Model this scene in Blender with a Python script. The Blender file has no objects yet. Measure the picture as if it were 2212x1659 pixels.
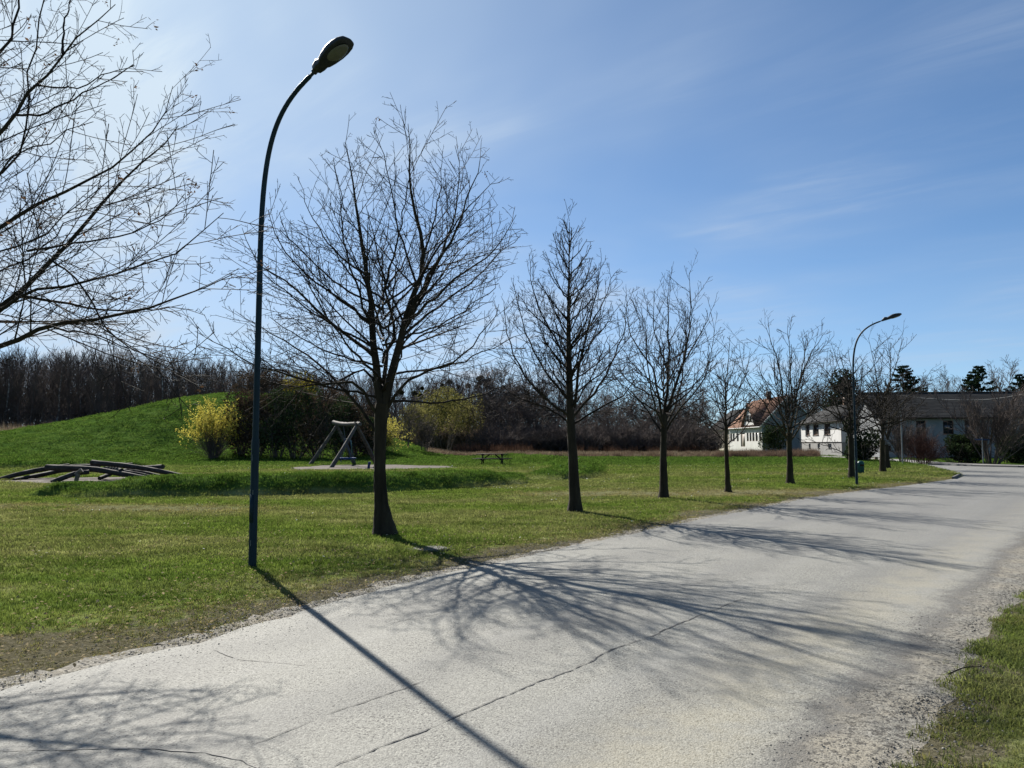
import bpy, math, random
import numpy as np
from mathutils import Vector, Matrix

SC = bpy.context.scene
COL = SC.collection
R = math.radians

# ------------------------------------------------------------------ camera, light, exposure
CAM_H, PITCH, FPX = 1.60, R(4.39), 1662.0          # focal length in pixels of a 2212 px wide picture
SUN_AZ, SUN_EL = R(-28.5), R(36.0)                 # azimuth measured from +Y towards +X
SUN_DIR = np.array([math.sin(SUN_AZ) * math.cos(SUN_EL), math.cos(SUN_AZ) * math.cos(SUN_EL), math.sin(SUN_EL)])

cam_data = bpy.data.cameras.new('camera')
cam_data.sensor_width = 36.0
cam_data.lens = 36.0 * FPX / 2212.0
cam_data.clip_start, cam_data.clip_end = 0.1, 6000.0
camera = bpy.data.objects.new('camera', cam_data)
camera.location = (0, 0, CAM_H)
camera.rotation_euler = (R(90) + PITCH, 0, 0)
COL.objects.link(camera)
SC.camera = camera

SC.view_settings.view_transform = 'Standard'
SC.view_settings.look = 'None'
SC.view_settings.exposure = 1.0
SC.view_settings.gamma = 1.0
SC.view_settings.use_curve_mapping = False
SC.cycles.max_bounces = 6
SC.cycles.transparent_max_bounces = 6
SC.cycles.caustics_reflective = False
SC.cycles.caustics_refractive = False

sun_data = bpy.data.lights.new('sun', 'SUN')
sun_data.energy = 5.0
sun_data.angle = R(0.53)
sun_data.color = (1.0, 0.95, 0.87)
sun = bpy.data.objects.new('sun', sun_data)
sun.rotation_euler = Vector(tuple(SUN_DIR)).to_track_quat('Z', 'Y').to_euler()
sun.location = (-20, 40, 40)
COL.objects.link(sun)

world = bpy.data.worlds.new('World')
SC.world = world
world.use_nodes = True


class NT:
    """Short-hand for building node trees."""
    def __init__(self, tree):
        self.t = tree
        self.n = tree.nodes
        self.l = tree.links

    def add(self, kind, **kw):
        nd = self.n.new(kind)
        for k, v in kw.items():
            setattr(nd, k, v)
        return nd

    def put(self, sock, v):
        if isinstance(v, bpy.types.NodeSocket):
            self.l.new(v, sock)
        elif v is not None:
            if hasattr(sock, 'default_value'):
                try:
                    sock.default_value = v
                except Exception:
                    sock.default_value = (*v, 1.0)

    def math(self, op, a, b=None, c=None, clamp=False):
        nd = self.add('ShaderNodeMath', operation=op, use_clamp=clamp)
        self.put(nd.inputs[0], a)
        if b is not None: self.put(nd.inputs[1], b)
        if c is not None: self.put(nd.inputs[2], c)
        return nd.outputs[0]

    def vmath(self, op, a, b=None, out=0):
        nd = self.add('ShaderNodeVectorMath', operation=op)
        self.put(nd.inputs[0], a)
        if b is not None: self.put(nd.inputs[1], b)
        return nd.outputs[out]

    def noise(self, vec, scale, detail=4.0, rough=0.55, dist=0.0):
        nd = self.add('ShaderNodeTexNoise')
        self.put(nd.inputs['Vector'], vec)
        nd.inputs['Scale'].default_value = scale
        nd.inputs['Detail'].default_value = detail
        nd.inputs['Roughness'].default_value = rough
        nd.inputs['Distortion'].default_value = dist
        return nd.outputs['Fac']

    def voronoi(self, vec, scale, feature='F1', out='Distance', rnd=1.0):
        nd = self.add('ShaderNodeTexVoronoi', feature=feature)
        self.put(nd.inputs['Vector'], vec)
        nd.inputs['Scale'].default_value = scale
        nd.inputs['Randomness'].default_value = rnd
        return nd.outputs[out]

    def ramp(self, fac, stops, interp='LINEAR'):
        nd = self.add('ShaderNodeValToRGB')
        cr = nd.color_ramp
        cr.interpolation = interp
        while len(cr.elements) < len(stops):
            cr.elements.new(0.5)
        for e, (p, c) in zip(cr.elements, stops):
            e.position = p
            e.color = (*c, 1.0) if len(c) == 3 else c
        self.put(nd.inputs[0], fac)
        return nd.outputs[0]

    def step(self, v, lo, hi):
        nd = self.add('ShaderNodeMapRange', interpolation_type='SMOOTHSTEP')
        self.put(nd.inputs[0], v)
        nd.inputs[1].default_value = lo
        nd.inputs[2].default_value = hi
        return nd.outputs[0]

    def mix(self, fac, a, b, mode='MIX'):
        nd = self.add('ShaderNodeMix', data_type='RGBA', blend_type=mode)
        self.put(nd.inputs[0], fac)
        for s, v in ((nd.inputs[6], a), (nd.inputs[7], b)):
            if isinstance(v, bpy.types.NodeSocket): self.l.new(v, s)
            else: s.default_value = (*v, 1.0) if len(v) == 3 else v
        return nd.outputs[2]

    def scalevec(self, vec, s):
        return self.vmath('MULTIPLY', vec, s)

    def bump(self, h, strength, dist, normal=None):
        nd = self.add('ShaderNodeBump')
        nd.inputs['Strength'].default_value = strength
        nd.inputs['Distance'].default_value = dist
        self.put(nd.inputs['Height'], h)
        if normal is not None: self.put(nd.inputs['Normal'], normal)
        return nd.outputs[0]


def build_world():
    w = NT(world.node_tree)
    bg = world.node_tree.nodes['Background']
    sky = w.add('ShaderNodeTexSky', sky_type='NISHITA')
    sky.sun_disc = False
    sky.sun_elevation = SUN_EL
    sky.sun_rotation = SUN_AZ
    sky.altitude = 0
    sky.air_density = 0.7
    sky.dust_density = 0.1
    sky.ozone_density = 4.0
    d = w.add('ShaderNodeTexCoord').outputs['Generated']
    sep = w.add('ShaderNodeSeparateXYZ')
    w.l.new(d, sep.inputs[0])
    zc = w.math('MAXIMUM', w.math('ADD', sep.outputs[2], 0.10), 0.03)
    comb = w.add('ShaderNodeCombineXYZ')
    w.l.new(w.math('DIVIDE', sep.outputs[0], zc), comb.inputs[0])
    w.l.new(w.math('DIVIDE', sep.outputs[1], zc), comb.inputs[1])
    rot = w.add('ShaderNodeVectorRotate', rotation_type='Z_AXIS')
    w.l.new(comb.outputs[0], rot.inputs[0])
    rot.inputs['Angle'].default_value = R(38)
    p = rot.outputs[0]
    soft = w.noise(w.scalevec(p, (0.55, 0.9, 1)), 0.9, 4, 0.5, 0.4)
    wisp = w.noise(w.scalevec(p, (0.7, 3.2, 1)), 1.3, 7, 0.62, 0.9)
    m = w.math('MULTIPLY', w.step(soft, 0.44, 0.72), w.step(wisp, 0.36, 0.75))
    thin = w.math('ADD', w.math('MULTIPLY', m, 0.50), w.math('MULTIPLY', w.step(soft, 0.30, 0.8), 0.26))
    # thin ice cloud scatters forward: brighter near the sun's direction
    dot = w.vmath('DOT_PRODUCT', d, tuple(float(v) for v in SUN_DIR), out=1)
    fwd = w.math('POWER', w.math('MAXIMUM', dot, 0.0), 6.0)
    veil = w.math('MULTIPLY', fwd, w.math('ADD', 0.30, w.math('MULTIPLY', soft, 0.45)))
    low = w.math('MULTIPLY', w.step(sep.outputs[2], 0.36, 0.0), w.math('ADD', 0.30, w.math('MULTIPLY', fwd, 0.6)))
    dens = w.math('ADD', w.math('ADD', w.math('MULTIPLY', thin, w.math('ADD', 0.60, w.math('MULTIPLY', fwd, 1.5))), veil), low, clamp=True)
    cloud = w.mix(fwd, (5.0, 5.9, 7.2), (6.6, 7.9, 9.1))
    air = w.mix(1.0, sky.outputs[0], (0.85, 1.11, 1.19), 'MULTIPLY')
    out = w.mix(dens, air, cloud)
    w.l.new(out, bg.inputs[0])
    bg.inputs[1].default_value = 0.053


build_world()

# ------------------------------------------------------------------ pixel <-> place
CT, ST = math.cos(PITCH), math.sin(PITCH)


def ray(px, py):
    a, b = (px - 1106.0) / FPX, (829.5 - py) / FPX
    return np.array([a, CT - b * ST, ST + b * CT])


def at_depth(px, py, y):
    r = ray(px, py)
    t = y / r[1]
    return np.array([r[0] * t, y, CAM_H + r[2] * t])


def on_ground(px, py, z=0.0):
    r = ray(px, py)
    t = (z - CAM_H) / r[2]
    return np.array([r[0] * t, r[1] * t, z])


def smooth(a, b, v):
    t = np.clip((v - a) / (b - a), 0, 1)
    return t * t * (3 - 2 * t)


def vnoise(x, y, scale, seed=0):
    """Cheap value noise on numpy arrays, range 0..1."""
    x = np.asarray(x, float) / scale + seed * 17.31
    y = np.asarray(y, float) / scale + seed * 9.77
    xi, yi = np.floor(x).astype(np.int64), np.floor(y).astype(np.int64)
    fx, fy = x - xi, y - yi
    fx, fy = fx * fx * (3 - 2 * fx), fy * fy * (3 - 2 * fy)

    def h(i, j):
        n = (i * 374761393 + j * 668265263 + seed * 144269) & 0x7fffffff
        n = ((n ^ (n >> 13)) * 1274126177) & 0x7fffffff
        return ((n ^ (n >> 16)) & 0xffff) / 65535.0
    return (h(xi, yi) * (1 - fx) + h(xi + 1, yi) * fx) * (1 - fy) + (h(xi, yi + 1) * (1 - fx) + h(xi + 1, yi + 1) * fx) * fy


def fbm(x, y, scale, seed=0, oct=3):
    v, a, s = 0.0, 0.5, 0.0
    for k in range(oct):
        v = v + a * vnoise(x, y, scale / 2 ** k, seed + k)
        s += a
        a *= 0.5
    return v / s


# ------------------------------------------------------------------ materials
MATS = {}


def new_mat(name):
    m = bpy.data.materials.new(name)
    m.use_nodes = True
    MATS[name] = m
    return m, NT(m.node_tree), m.node_tree.nodes['Principled BSDF']


def surf(name, stops, scale=6.0, rough=0.8, bump=0.0, bdist=0.01, detail=5, stretch=None, metal=0.0, spec=0.3, obj=True):
    m, t, b = new_mat(name)
    tc = t.add('ShaderNodeTexCoord').outputs['Object'] if obj else t.add('ShaderNodeNewGeometry').outputs['Position']
    v = t.scalevec(tc, stretch) if stretch else tc
    n = t.noise(v, scale, detail, 0.6)
    t.l.new(t.ramp(n, stops), b.inputs['Base Color'])
    b.inputs['Roughness'].default_value = rough
    b.inputs['Metallic'].default_value = metal
    b.inputs['Specular IOR Level'].default_value = spec
    if bump:
        t.l.new(t.bump(n, bump, bdist), b.inputs['Normal'])
    return m


def leafy(name, stops, scale, transl=0.4, rough=0.6, pos=True):
    """Thin leaves and blades: diffuse with light coming through."""
    m = bpy.data.materials.new(name)
    m.use_nodes = True
    MATS[name] = m
    t = NT(m.node_tree)
    t.n.remove(t.n['Principled BSDF'])
    out = t.n['Material Output']
    g = t.add('ShaderNodeNewGeometry')
    rnd = t.add('ShaderNodeObjectInfo').outputs['Random']
    n = t.noise(g.outputs['Position'], scale, 3, 0.6)
    f = t.math('ADD', t.math('MULTIPLY', n, 0.8), t.math('MULTIPLY', rnd, 0.2))
    c = t.ramp(f, stops)
    df = t.add('ShaderNodeBsdfDiffuse')
    t.l.new(c, df.inputs[0])
    tr = t.add('ShaderNodeBsdfTranslucent')
    t.l.new(c, tr.inputs[0])
    mx = t.add('ShaderNodeMixShader')
    mx.inputs[0].default_value = transl
    t.l.new(df.outputs[0], mx.inputs[1])
    t.l.new(tr.outputs[0], mx.inputs[2])
    t.l.new(mx.outputs[0], out.inputs[0])
    return m


def grass_colour(t, pos):
    """Patchy spring lawn; the same field is used for the soil sheet and the blades."""
    big = t.noise(t.scalevec(pos, (0.55, 1.0, 0.2)), 0.22, 4, 0.6)
    mid = t.noise(t.scalevec(pos, (0.5, 1.2, 0.2)), 1.3, 4, 0.65)
    lush = t.ramp(mid, [(0.28, (0.054, 0.0912, 0.0209)), (0.5, (0.1116, 0.1577, 0.0361)), (0.72, (0.189, 0.2242, 0.0684))])
    dry = t.ramp(mid, [(0.3, (0.1044, 0.1216, 0.0418)), (0.55, (0.1764, 0.1843, 0.0798)), (0.75, (0.306, 0.2945, 0.1615))])
    sp = t.add('ShaderNodeSeparateXYZ'); t.l.new(pos, sp.inputs[0])
    back = t.step(sp.outputs[1], 63.0, 40.0)          # the far lawn and the mound are lusher
    green = t.ramp(mid, [(0.28, (0.03068, 0.06293, 0.01379)), (0.5, (0.06136, 0.1106, 0.02299)), (0.72, (0.1112, 0.1678, 0.04138))])
    raised = t.step(sp.outputs[2], 0.06, 0.30)
    lush = t.mix(raised, t.mix(back, green, lush), green)
    return t.mix(t.math('MULTIPLY', t.math('MULTIPLY', t.step(big, 0.40, 0.58), back), t.math('SUBTRACT', 1.0, raised)), lush, dry), mid


def make_materials():
    # soil and thatch under the blades
    m, t, b = new_mat('lawn_ground')
    pos = t.add('ShaderNodeNewGeometry').outputs['Position']
    col, mid = grass_colour(t, pos)
    dirt = t.add('ShaderNodeAttribute', attribute_name='dirt').outputs['Fac']
    dry = t.add('ShaderNodeAttribute', attribute_name='dry').outputs['Fac']
    fine = t.noise(pos, 26, 5, 0.7)
    col = t.mix(t.math('MULTIPLY', dry, 0.85), col, t.ramp(fine, [(0.3, (0.08, 0.08, 0.035)), (0.6, (0.18, 0.17, 0.10)), (0.8, (0.29, 0.27, 0.19))]))
    dust = t.ramp(fine, [(0.25, (0.050, 0.045, 0.026)), (0.5, (0.100, 0.092, 0.058)), (0.75, (0.20, 0.182, 0.135))])
    patch = t.noise(pos, 3.0, 4, 0.6)
    dd = t.step(t.math('ADD', dirt, t.math('MULTIPLY', t.math('SUBTRACT', patch, 0.5), 0.9)), 0.30, 0.72)
    col = t.mix(dd, col, dust)
    t.l.new(col, b.inputs['Base Color'])
    b.inputs['Roughness'].default_value = 1.0
    b.inputs['Specular IOR Level'].default_value = 0.0
    t.l.new(t.bump(t.noise(pos, 18, 5, 0.75), 0.9, 0.05), b.inputs['Normal'])

    # blades
    m = bpy.data.materials.new('grass_blade')
    m.use_nodes = True
    MATS['grass_blade'] = m
    t = NT(m.node_tree)
    t.n.remove(t.n['Principled BSDF'])
    pos = t.add('ShaderNodeNewGeometry').outputs['Position']
    col, mid = grass_colour(t, pos)
    rnd = t.add('ShaderNodeObjectInfo').outputs['Random']
    dry = t.add('ShaderNodeAttribute', attribute_name='dry', attribute_type='INSTANCER').outputs['Fac']
    f = t.step(t.math('ADD', t.math('MULTIPLY', rnd, 0.62), dry), 0.42, 1.0)
    col = t.mix(f, col, (0.19, 0.165, 0.085))
    hv = t.add('ShaderNodeHueSaturation'); t.l.new(col, hv.inputs['Color'])
    t.l.new(t.math('ADD', 0.62, t.math('MULTIPLY', t.math('FRACT', t.math('MULTIPLY', rnd, 7.31)), 0.72)), hv.inputs['Value'])
    col = hv.outputs[0]
    df = t.add('ShaderNodeBsdfDiffuse'); t.l.new(col, df.inputs[0])
    tr = t.add('ShaderNodeBsdfTranslucent')
    t.l.new(t.mix(1.0, col, (1.2, 1.25, 0.85), 'MULTIPLY'), tr.inputs[0])
    mx = t.add('ShaderNodeMixShader'); mx.inputs[0].default_value = 0.42
    t.l.new(df.outputs[0], mx.inputs[1]); t.l.new(tr.outputs[0], mx.inputs[2])
    t.l.new(mx.outputs[0], t.n['Material Output'].inputs[0])

    # asphalt: pale, dusty, worn to the stone; uv = (metres across from the left edge, metres along)
    m, t, b = new_mat('road_asphalt')
    pos = t.add('ShaderNodeNewGeometry').outputs['Position']
    uv = t.add('ShaderNodeUVMap', uv_map='along').outputs[0]
    su = t.add('ShaderNodeSeparateXYZ'); t.l.new(uv, su.inputs[0])
    across = su.outputs[0]
    stone = t.voronoi(pos, 95.0, out='Color')
    sg = t.add('ShaderNodeSeparateColor'); t.l.new(stone, sg.inputs[0])
    stv = sg.outputs[0]
    grain = t.noise(pos, 42, 4, 0.75)
    blot = t.noise(pos, 0.8, 5, 0.6)
    streak = t.noise(t.scalevec(uv, (1.6, 0.07, 1)), 1.4, 4, 0.55)
    c = t.ramp(stv, [(0.0, (0.1094, 0.1069, 0.09462)), (0.3, (0.1906, 0.187, 0.1641)), (0.75, (0.2422, 0.2388, 0.2099)), (1.0, (0.3672, 0.3615, 0.3179))])
    c = t.mix(0.55, c, t.ramp(grain, [(0.32, (0.07812, 0.077, 0.06803)), (0.45, (0.2, 0.1965, 0.173)), (0.7, (0.289, 0.2844, 0.2514))]))
    pits = t.math('MULTIPLY', t.step(t.noise(pos, 58, 2, 0.5), 0.42, 0.37), t.math('ADD', 0.35, t.step(t.noise(pos, 1.1, 4, 0.6), 0.34, 0.62)), clamp=True)
    c = t.mix(t.math('MULTIPLY', pits, 0.85), c, (0.04131, 0.04017, 0.03529))
    c = t.mix(t.math('MULTIPLY', t.step(streak, 0.45, 0.75), 0.42), c, (0.2422, 0.2394, 0.2219))
    c = t.mix(t.math('MULTIPLY', t.step(blot, 0.50, 0.75), 0.40), c, (0.1377, 0.1371, 0.1281))
    track = t.math('ABSOLUTE', t.math('SUBTRACT', t.math('FRACT', t.math('DIVIDE', t.math('ADD', across, 0.55), 1.55)), 0.5))
    c = t.mix(t.math('MULTIPLY', t.step(t.math('ADD', track, t.math('MULTIPLY', t.math('SUBTRACT', blot, 0.5), 0.7)), 0.16, 0.44), 0.22), c, (0.075, 0.075, 0.075))
    far_shade = t.step(t.math('ADD', su.outputs[1], t.math('MULTIPLY', blot, 6.0)), 9.0, 24.0)  # shadowed grain at grazing view, put into the colour further along; dust thins too
    c = t.mix(t.math('MULTIPLY', far_shade, 0.55), c, (0.135, 0.134, 0.131))
    # wind-blown dust along the right edge
    edge_n = t.math('MULTIPLY', t.math('SUBTRACT', t.noise(pos, 1.5, 5, 0.7), 0.5), 0.9)
    e = t.math('SUBTRACT', 1.0, t.math('ABSOLUTE', t.math('DIVIDE', t.math('SUBTRACT', t.math('ADD', across, edge_n), 4.45), 0.62)))
    e2 = t.math('MULTIPLY', t.step(e, 0.0, 0.9), t.step(t.noise(pos, 2.2, 5, 0.7), 0.28, 0.60))
    c = t.mix(t.math('MULTIPLY', t.math('MULTIPLY', e2, 0.42), t.math('SUBTRACT', 1.0, t.math('MULTIPLY', far_shade, 0.6))), c, (0.3236, 0.2951, 0.2157))
    # loose stones and dust beyond it
    fine_n = t.noise(pos, 30, 4, 0.75)
    gr = t.ramp(stv, [(0.0, (0.06413, 0.06126, 0.05348)), (0.25, (0.1517, 0.1449, 0.1232)), (0.75, (0.2157, 0.2051, 0.1744)), (1.0, (0.3032, 0.2886, 0.25))])
    gr = t.mix(t.math('MULTIPLY', t.step(t.noise(pos, 1.3, 5, 0.7), 0.38, 0.66), 0.75), gr, (0.2507, 0.2239, 0.1708))
    gr = t.mix(t.math('MULTIPLY', t.step(fine_n, 0.50, 0.42), 0.88), gr, (0.04664, 0.04241, 0.03488))
    stones = t.math('SUBTRACT', 1.0, t.math('ABSOLUTE', t.math('DIVIDE', t.math('SUBTRACT', t.math('ADD', across, edge_n), 4.92), 0.26)))
    gr = t.mix(t.math('MULTIPLY', t.math('MULTIPLY', t.step(stones, 0.0, 0.8), t.step(fine_n, 0.25, 0.58)), 0.9), gr, (0.09765, 0.093, 0.0855))
    red = t.step(t.math('ADD', across, edge_n), 5.45, 5.75)
    gr = t.mix(t.math('MULTIPLY', red, 0.7), gr, (0.3013, 0.2486, 0.1849))
    out = t.step(t.math('ADD', t.math('ADD', across, t.math('MULTIPLY', edge_n, 0.8)), t.math('MULTIPLY', t.math('SUBTRACT', fine_n, 0.5), 0.5)), 4.78, 5.06)
    c = t.mix(out, c, gr)
    t.l.new(c, b.inputs['Base Color'])
    b.inputs['Roughness'].default_value = 0.78
    b.inputs['Specular IOR Level'].default_value = 0.25
    h = t.math('ADD', t.math('MULTIPLY', t.voronoi(pos, 95.0), -0.4), t.math('ADD', t.math('MULTIPLY', grain, 0.5), t.math('MULTIPLY', fine_n, out)))
    t.l.new(t.bump(h, 0.55, 0.012), b.inputs['Normal'])

    # loose gravel ground
    m, t, b = new_mat('gravel_ground')
    pos = t.add('ShaderNodeNewGeometry').outputs['Position']
    v = t.voronoi(pos, 55.0, out='Color')
    sg = t.add('ShaderNodeSeparateColor'); t.l.new(v, sg.inputs[0])
    d1 = t.noise(pos, 1.6, 5, 0.65)
    d2 = t.noise(pos, 36.0, 4, 0.7)
    c = t.ramp(sg.outputs[1], [(0.0, (0.075, 0.07104, 0.0588)), (0.25, (0.1575, 0.148, 0.126)), (0.8, (0.2325, 0.219, 0.189)), (1.0, (0.36, 0.3404, 0.294))])
    c = t.mix(t.step(d2, 0.42, 0.34), c, (0.054, 0.04884, 0.0392))
    c = t.mix(t.math('MULTIPLY', t.step(d1, 0.42, 0.68), 0.6), c, (0.225, 0.1924, 0.14))
    t.l.new(c, b.inputs['Base Color'])
    b.inputs['Roughness'].default_value = 0.95
    b.inputs['Specular IOR Level'].default_value = 0.15
    t.l.new(t.bump(t.math('ADD', d2, t.math('MULTIPLY', t.voronoi(pos, 55.0), -0.5)), 0.6, 0.014), b.inputs['Normal'])

    surf('sand', [(0.3, (0.0272, 0.0192, 0.01368)), (0.5, (0.0578, 0.0432, 0.03192)), (0.72, (0.1062, 0.0832, 0.06308))], 1.6, 0.95, 0.9, 0.10, 7, obj=False)
    surf('concrete', [(0.3, (0.0525, 0.0511, 0.049)), (0.7, (0.0875, 0.0854, 0.0812))], 9, 0.9, 0.3, 0.01)
    surf('kerb_stone', [(0.3, (0.072, 0.0702, 0.0657)), (0.7, (0.135, 0.1314, 0.1233))], 14, 0.9, 0.4, 0.01)
    surf('pavement', [(0.3, (0.15, 0.145, 0.133)), (0.7, (0.22, 0.21, 0.195))], 1.5, 0.9, 0.2, 0.01, 7, obj=False)
    surf('crack_dark', [(0.35, (0.055, 0.054, 0.051)), (0.7, (0.16, 0.156, 0.15))], 12, 0.9, obj=False)
    surf('crack_pale', [(0.3, (0.17, 0.165, 0.15)), (0.7, (0.27, 0.26, 0.24))], 8, 0.9, obj=False)
    surf('pebble_pale', [(0.3, (0.11, 0.105, 0.092)), (0.7, (0.23, 0.22, 0.195))], 30, 0.9, obj=False)
    surf('pebble_dark', [(0.3, (0.03, 0.029, 0.027)), (0.7, (0.10, 0.095, 0.085))], 30, 0.9, obj=False)

    surf('bark', [(0.3, (0.0144, 0.01162, 0.0077)), (0.55, (0.0352, 0.0279, 0.0182)), (0.78, (0.0512, 0.04805, 0.0252))], 7, 0.92, 0.9, 0.03, 6, (1, 1, 0.22), spec=0.15)
    surf('bark_lichen', [(0.3, (0.018, 0.014, 0.008)), (0.55, (0.040, 0.032, 0.017)), (0.78, (0.070, 0.060, 0.028))], 5, 0.92, 0.7, 0.03, 6, (1, 1, 0.25), spec=0.15)
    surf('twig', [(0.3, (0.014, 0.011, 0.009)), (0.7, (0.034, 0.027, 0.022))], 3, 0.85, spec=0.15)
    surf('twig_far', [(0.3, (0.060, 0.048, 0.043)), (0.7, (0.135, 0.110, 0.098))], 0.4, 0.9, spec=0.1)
    surf('twig_red', [(0.3, (0.040, 0.020, 0.016)), (0.7, (0.090, 0.044, 0.034))], 0.6, 0.9, spec=0.1)
    surf('bark_pale', [(0.35, (0.08, 0.075, 0.07)), (0.65, (0.42, 0.41, 0.39))], 1.1, 0.8, stretch=(1, 1, 2))
    leafy('seed_tan', [(0.3, (0.05, 0.028, 0.016)), (0.7, (0.15, 0.088, 0.05))], 9, 0.35)
    leafy('leaf_litter_tan', [(0.3, (0.20, 0.14, 0.07)), (0.7, (0.45, 0.38, 0.24))], 9, 0.3)
    leafy('petal_yellow', [(0.3, (0.36, 0.30, 0.035)), (0.7, (0.58, 0.52, 0.12))], 2.5, 0.45)
    leafy('leaf_spring', [(0.3, (0.1045, 0.1026, 0.03036)), (0.7, (0.2206, 0.1998, 0.069))], 0.6, 0.45)
    leafy('leaf_yellow', [(0.3, (0.13, 0.11, 0.015)), (0.7, (0.30, 0.26, 0.04))], 0.8, 0.45)
    leafy('leaf_dark', [(0.3, (0.015, 0.0255, 0.012)), (0.7, (0.0525, 0.072, 0.03))], 1.0, 0.2)
    leafy('leaf_brown', [(0.3, (0.0374, 0.0288, 0.0208)), (0.7, (0.102, 0.072, 0.048))], 1.0, 0.2)
    leafy('needle', [(0.3, (0.008, 0.016, 0.009)), (0.7, (0.028, 0.045, 0.022))], 1.0, 0.15)
    leafy('reed_dry', [(0.3, (0.13, 0.095, 0.06)), (0.7, (0.29, 0.235, 0.16))], 0.7, 0.35)
    leafy('brush_dry', [(0.3, (0.075, 0.052, 0.0364)), (0.7, (0.2, 0.1404, 0.0988))], 0.5, 0.3)
    leafy('brush_rust', [(0.3, (0.0475, 0.0276, 0.01955)), (0.7, (0.1092, 0.0644, 0.0437))], 0.5, 0.3)
    leafy('mistletoe_leaf', [(0.3, (0.02, 0.022, 0.010)), (0.7, (0.05, 0.05, 0.02))], 2, 0.2)
    leafy('daisy_white', [(0.3, (0.70, 0.70, 0.66)), (0.7, (0.8, 0.8, 0.76))], 4, 0.3)

    surf('lamp_paint', [(0.35, (0.0036, 0.0154, 0.024)), (0.7, (0.0063, 0.0242, 0.036))], 5, 0.55, spec=0.22)
    surf('lamp_paint_chip', [(0.35, (0.10, 0.12, 0.12)), (0.7, (0.20, 0.21, 0.20))], 20, 0.7)
    surf('lamp_head_paint', [(0.35, (0.010, 0.014, 0.018)), (0.7, (0.017, 0.022, 0.027))], 9, 0.5, spec=0.3)
    m, t, b = new_mat('lamp_glass')
    b.inputs['Base Color'].default_value = (0.085, 0.092, 0.085, 1)
    b.inputs['Roughness'].default_value = 0.25
    surf('galvanised', [(0.3, (0.15, 0.155, 0.155)), (0.7, (0.25, 0.255, 0.255))], 10, 0.5, metal=0.6)
    surf('bin_green', [(0.3, (0.006, 0.05, 0.046)), (0.7, (0.010, 0.075, 0.067))], 4, 0.45)
    surf('sign_blue', [(0.3, (0.02, 0.035, 0.09)), (0.7, (0.03, 0.05, 0.12))], 4, 0.5)
    surf('toy_blue', [(0.3, (0.006, 0.012, 0.07)), (0.7, (0.01, 0.02, 0.11))], 4, 0.5)
    surf('toy_green', [(0.3, (0.012, 0.06, 0.04)), (0.7, (0.02, 0.10, 0.065))], 4, 0.5)
    surf('rope_blue', [(0.3, (0.010, 0.035, 0.10)), (0.7, (0.02, 0.07, 0.18))], 30, 0.8)
    surf('chain_grey', [(0.3, (0.10, 0.10, 0.10)), (0.7, (0.2, 0.2, 0.2))], 30, 0.6)
    surf('log_grey', [(0.25, (0.012, 0.010, 0.008)), (0.5, (0.034, 0.029, 0.024)), (0.75, (0.072, 0.064, 0.054))], 5, 0.85, 0.6, 0.02, 6, (1, 1, 1))
    surf('swing_timber', [(0.25, (0.030, 0.026, 0.021)), (0.5, (0.075, 0.066, 0.055)), (0.75, (0.135, 0.121, 0.103))], 5, 0.85, 0.6, 0.02, 6)
    surf('log_pale', [(0.3, (0.055, 0.048, 0.040)), (0.7, (0.125, 0.113, 0.096))], 8, 0.8, 0.5, 0.02)
    surf('table_wood', [(0.3, (0.008, 0.006, 0.005)), (0.7, (0.022, 0.017, 0.013))], 6, 0.7, 0.4, 0.01, 5, (0.3, 4, 4))
    surf('stump_wood', [(0.3, (0.12, 0.075, 0.04)), (0.7, (0.26, 0.18, 0.11))], 9, 0.85)

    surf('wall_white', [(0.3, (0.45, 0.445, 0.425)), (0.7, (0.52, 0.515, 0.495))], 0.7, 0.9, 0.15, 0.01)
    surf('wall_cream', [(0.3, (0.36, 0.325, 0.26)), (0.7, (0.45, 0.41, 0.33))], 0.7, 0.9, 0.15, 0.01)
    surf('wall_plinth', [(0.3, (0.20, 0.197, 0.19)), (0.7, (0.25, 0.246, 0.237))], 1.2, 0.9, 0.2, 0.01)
    surf('wall_shade_white', [(0.3, (0.15, 0.158, 0.165)), (0.7, (0.21, 0.218, 0.226))], 0.6, 0.9, 0.15, 0.01)  # pale wall with shade put into its colour, for sides turned from the sun
    surf('roof_clay', [(0.25, (0.0945, 0.05096, 0.0357)), (0.5, (0.171, 0.098, 0.0693)), (0.75, (0.261, 0.1764, 0.1313))], 3.0, 0.9, 0.5, 0.03, 5, (1.2, 1.2, 3.0), spec=0.05)
    surf('roof_slate', [(0.25, (0.018, 0.018, 0.019)), (0.5, (0.036, 0.036, 0.036)), (0.75, (0.06, 0.06, 0.057))], 2.2, 0.9, 0.5, 0.03, 5, (0.35, 0.35, 5.0), spec=0.03)
    surf('trim_dark', [(0.3, (0.02, 0.016, 0.013)), (0.7, (0.035, 0.029, 0.024))], 4, 0.8, spec=0.1)
    surf('frame_brown', [(0.3, (0.09, 0.05, 0.032)), (0.7, (0.15, 0.09, 0.06))], 4, 0.6)
    surf('door_grey', [(0.3, (0.15, 0.13, 0.11)), (0.7, (0.21, 0.185, 0.16))], 4, 0.6)
    surf('trim_white', [(0.3, (0.45, 0.45, 0.44)), (0.7, (0.54, 0.54, 0.525))], 4, 0.6)
    m, t, b = new_mat('window_glass')
    b.inputs['Base Color'].default_value = (0.028, 0.030, 0.034, 1)
    b.inputs['Roughness'].default_value = 0.06
    b.inputs['Specular IOR Level'].default_value = 0.6
    surf('cable', [(0.3, (0.12, 0.12, 0.12)), (0.7, (0.18, 0.18, 0.18))], 4, 0.6)


make_materials()

# ------------------------------------------------------------------ mesh helpers


def link(o, parent=None):
    COL.objects.link(o)
    if parent is not None:
        o.parent = parent
    return o


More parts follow.
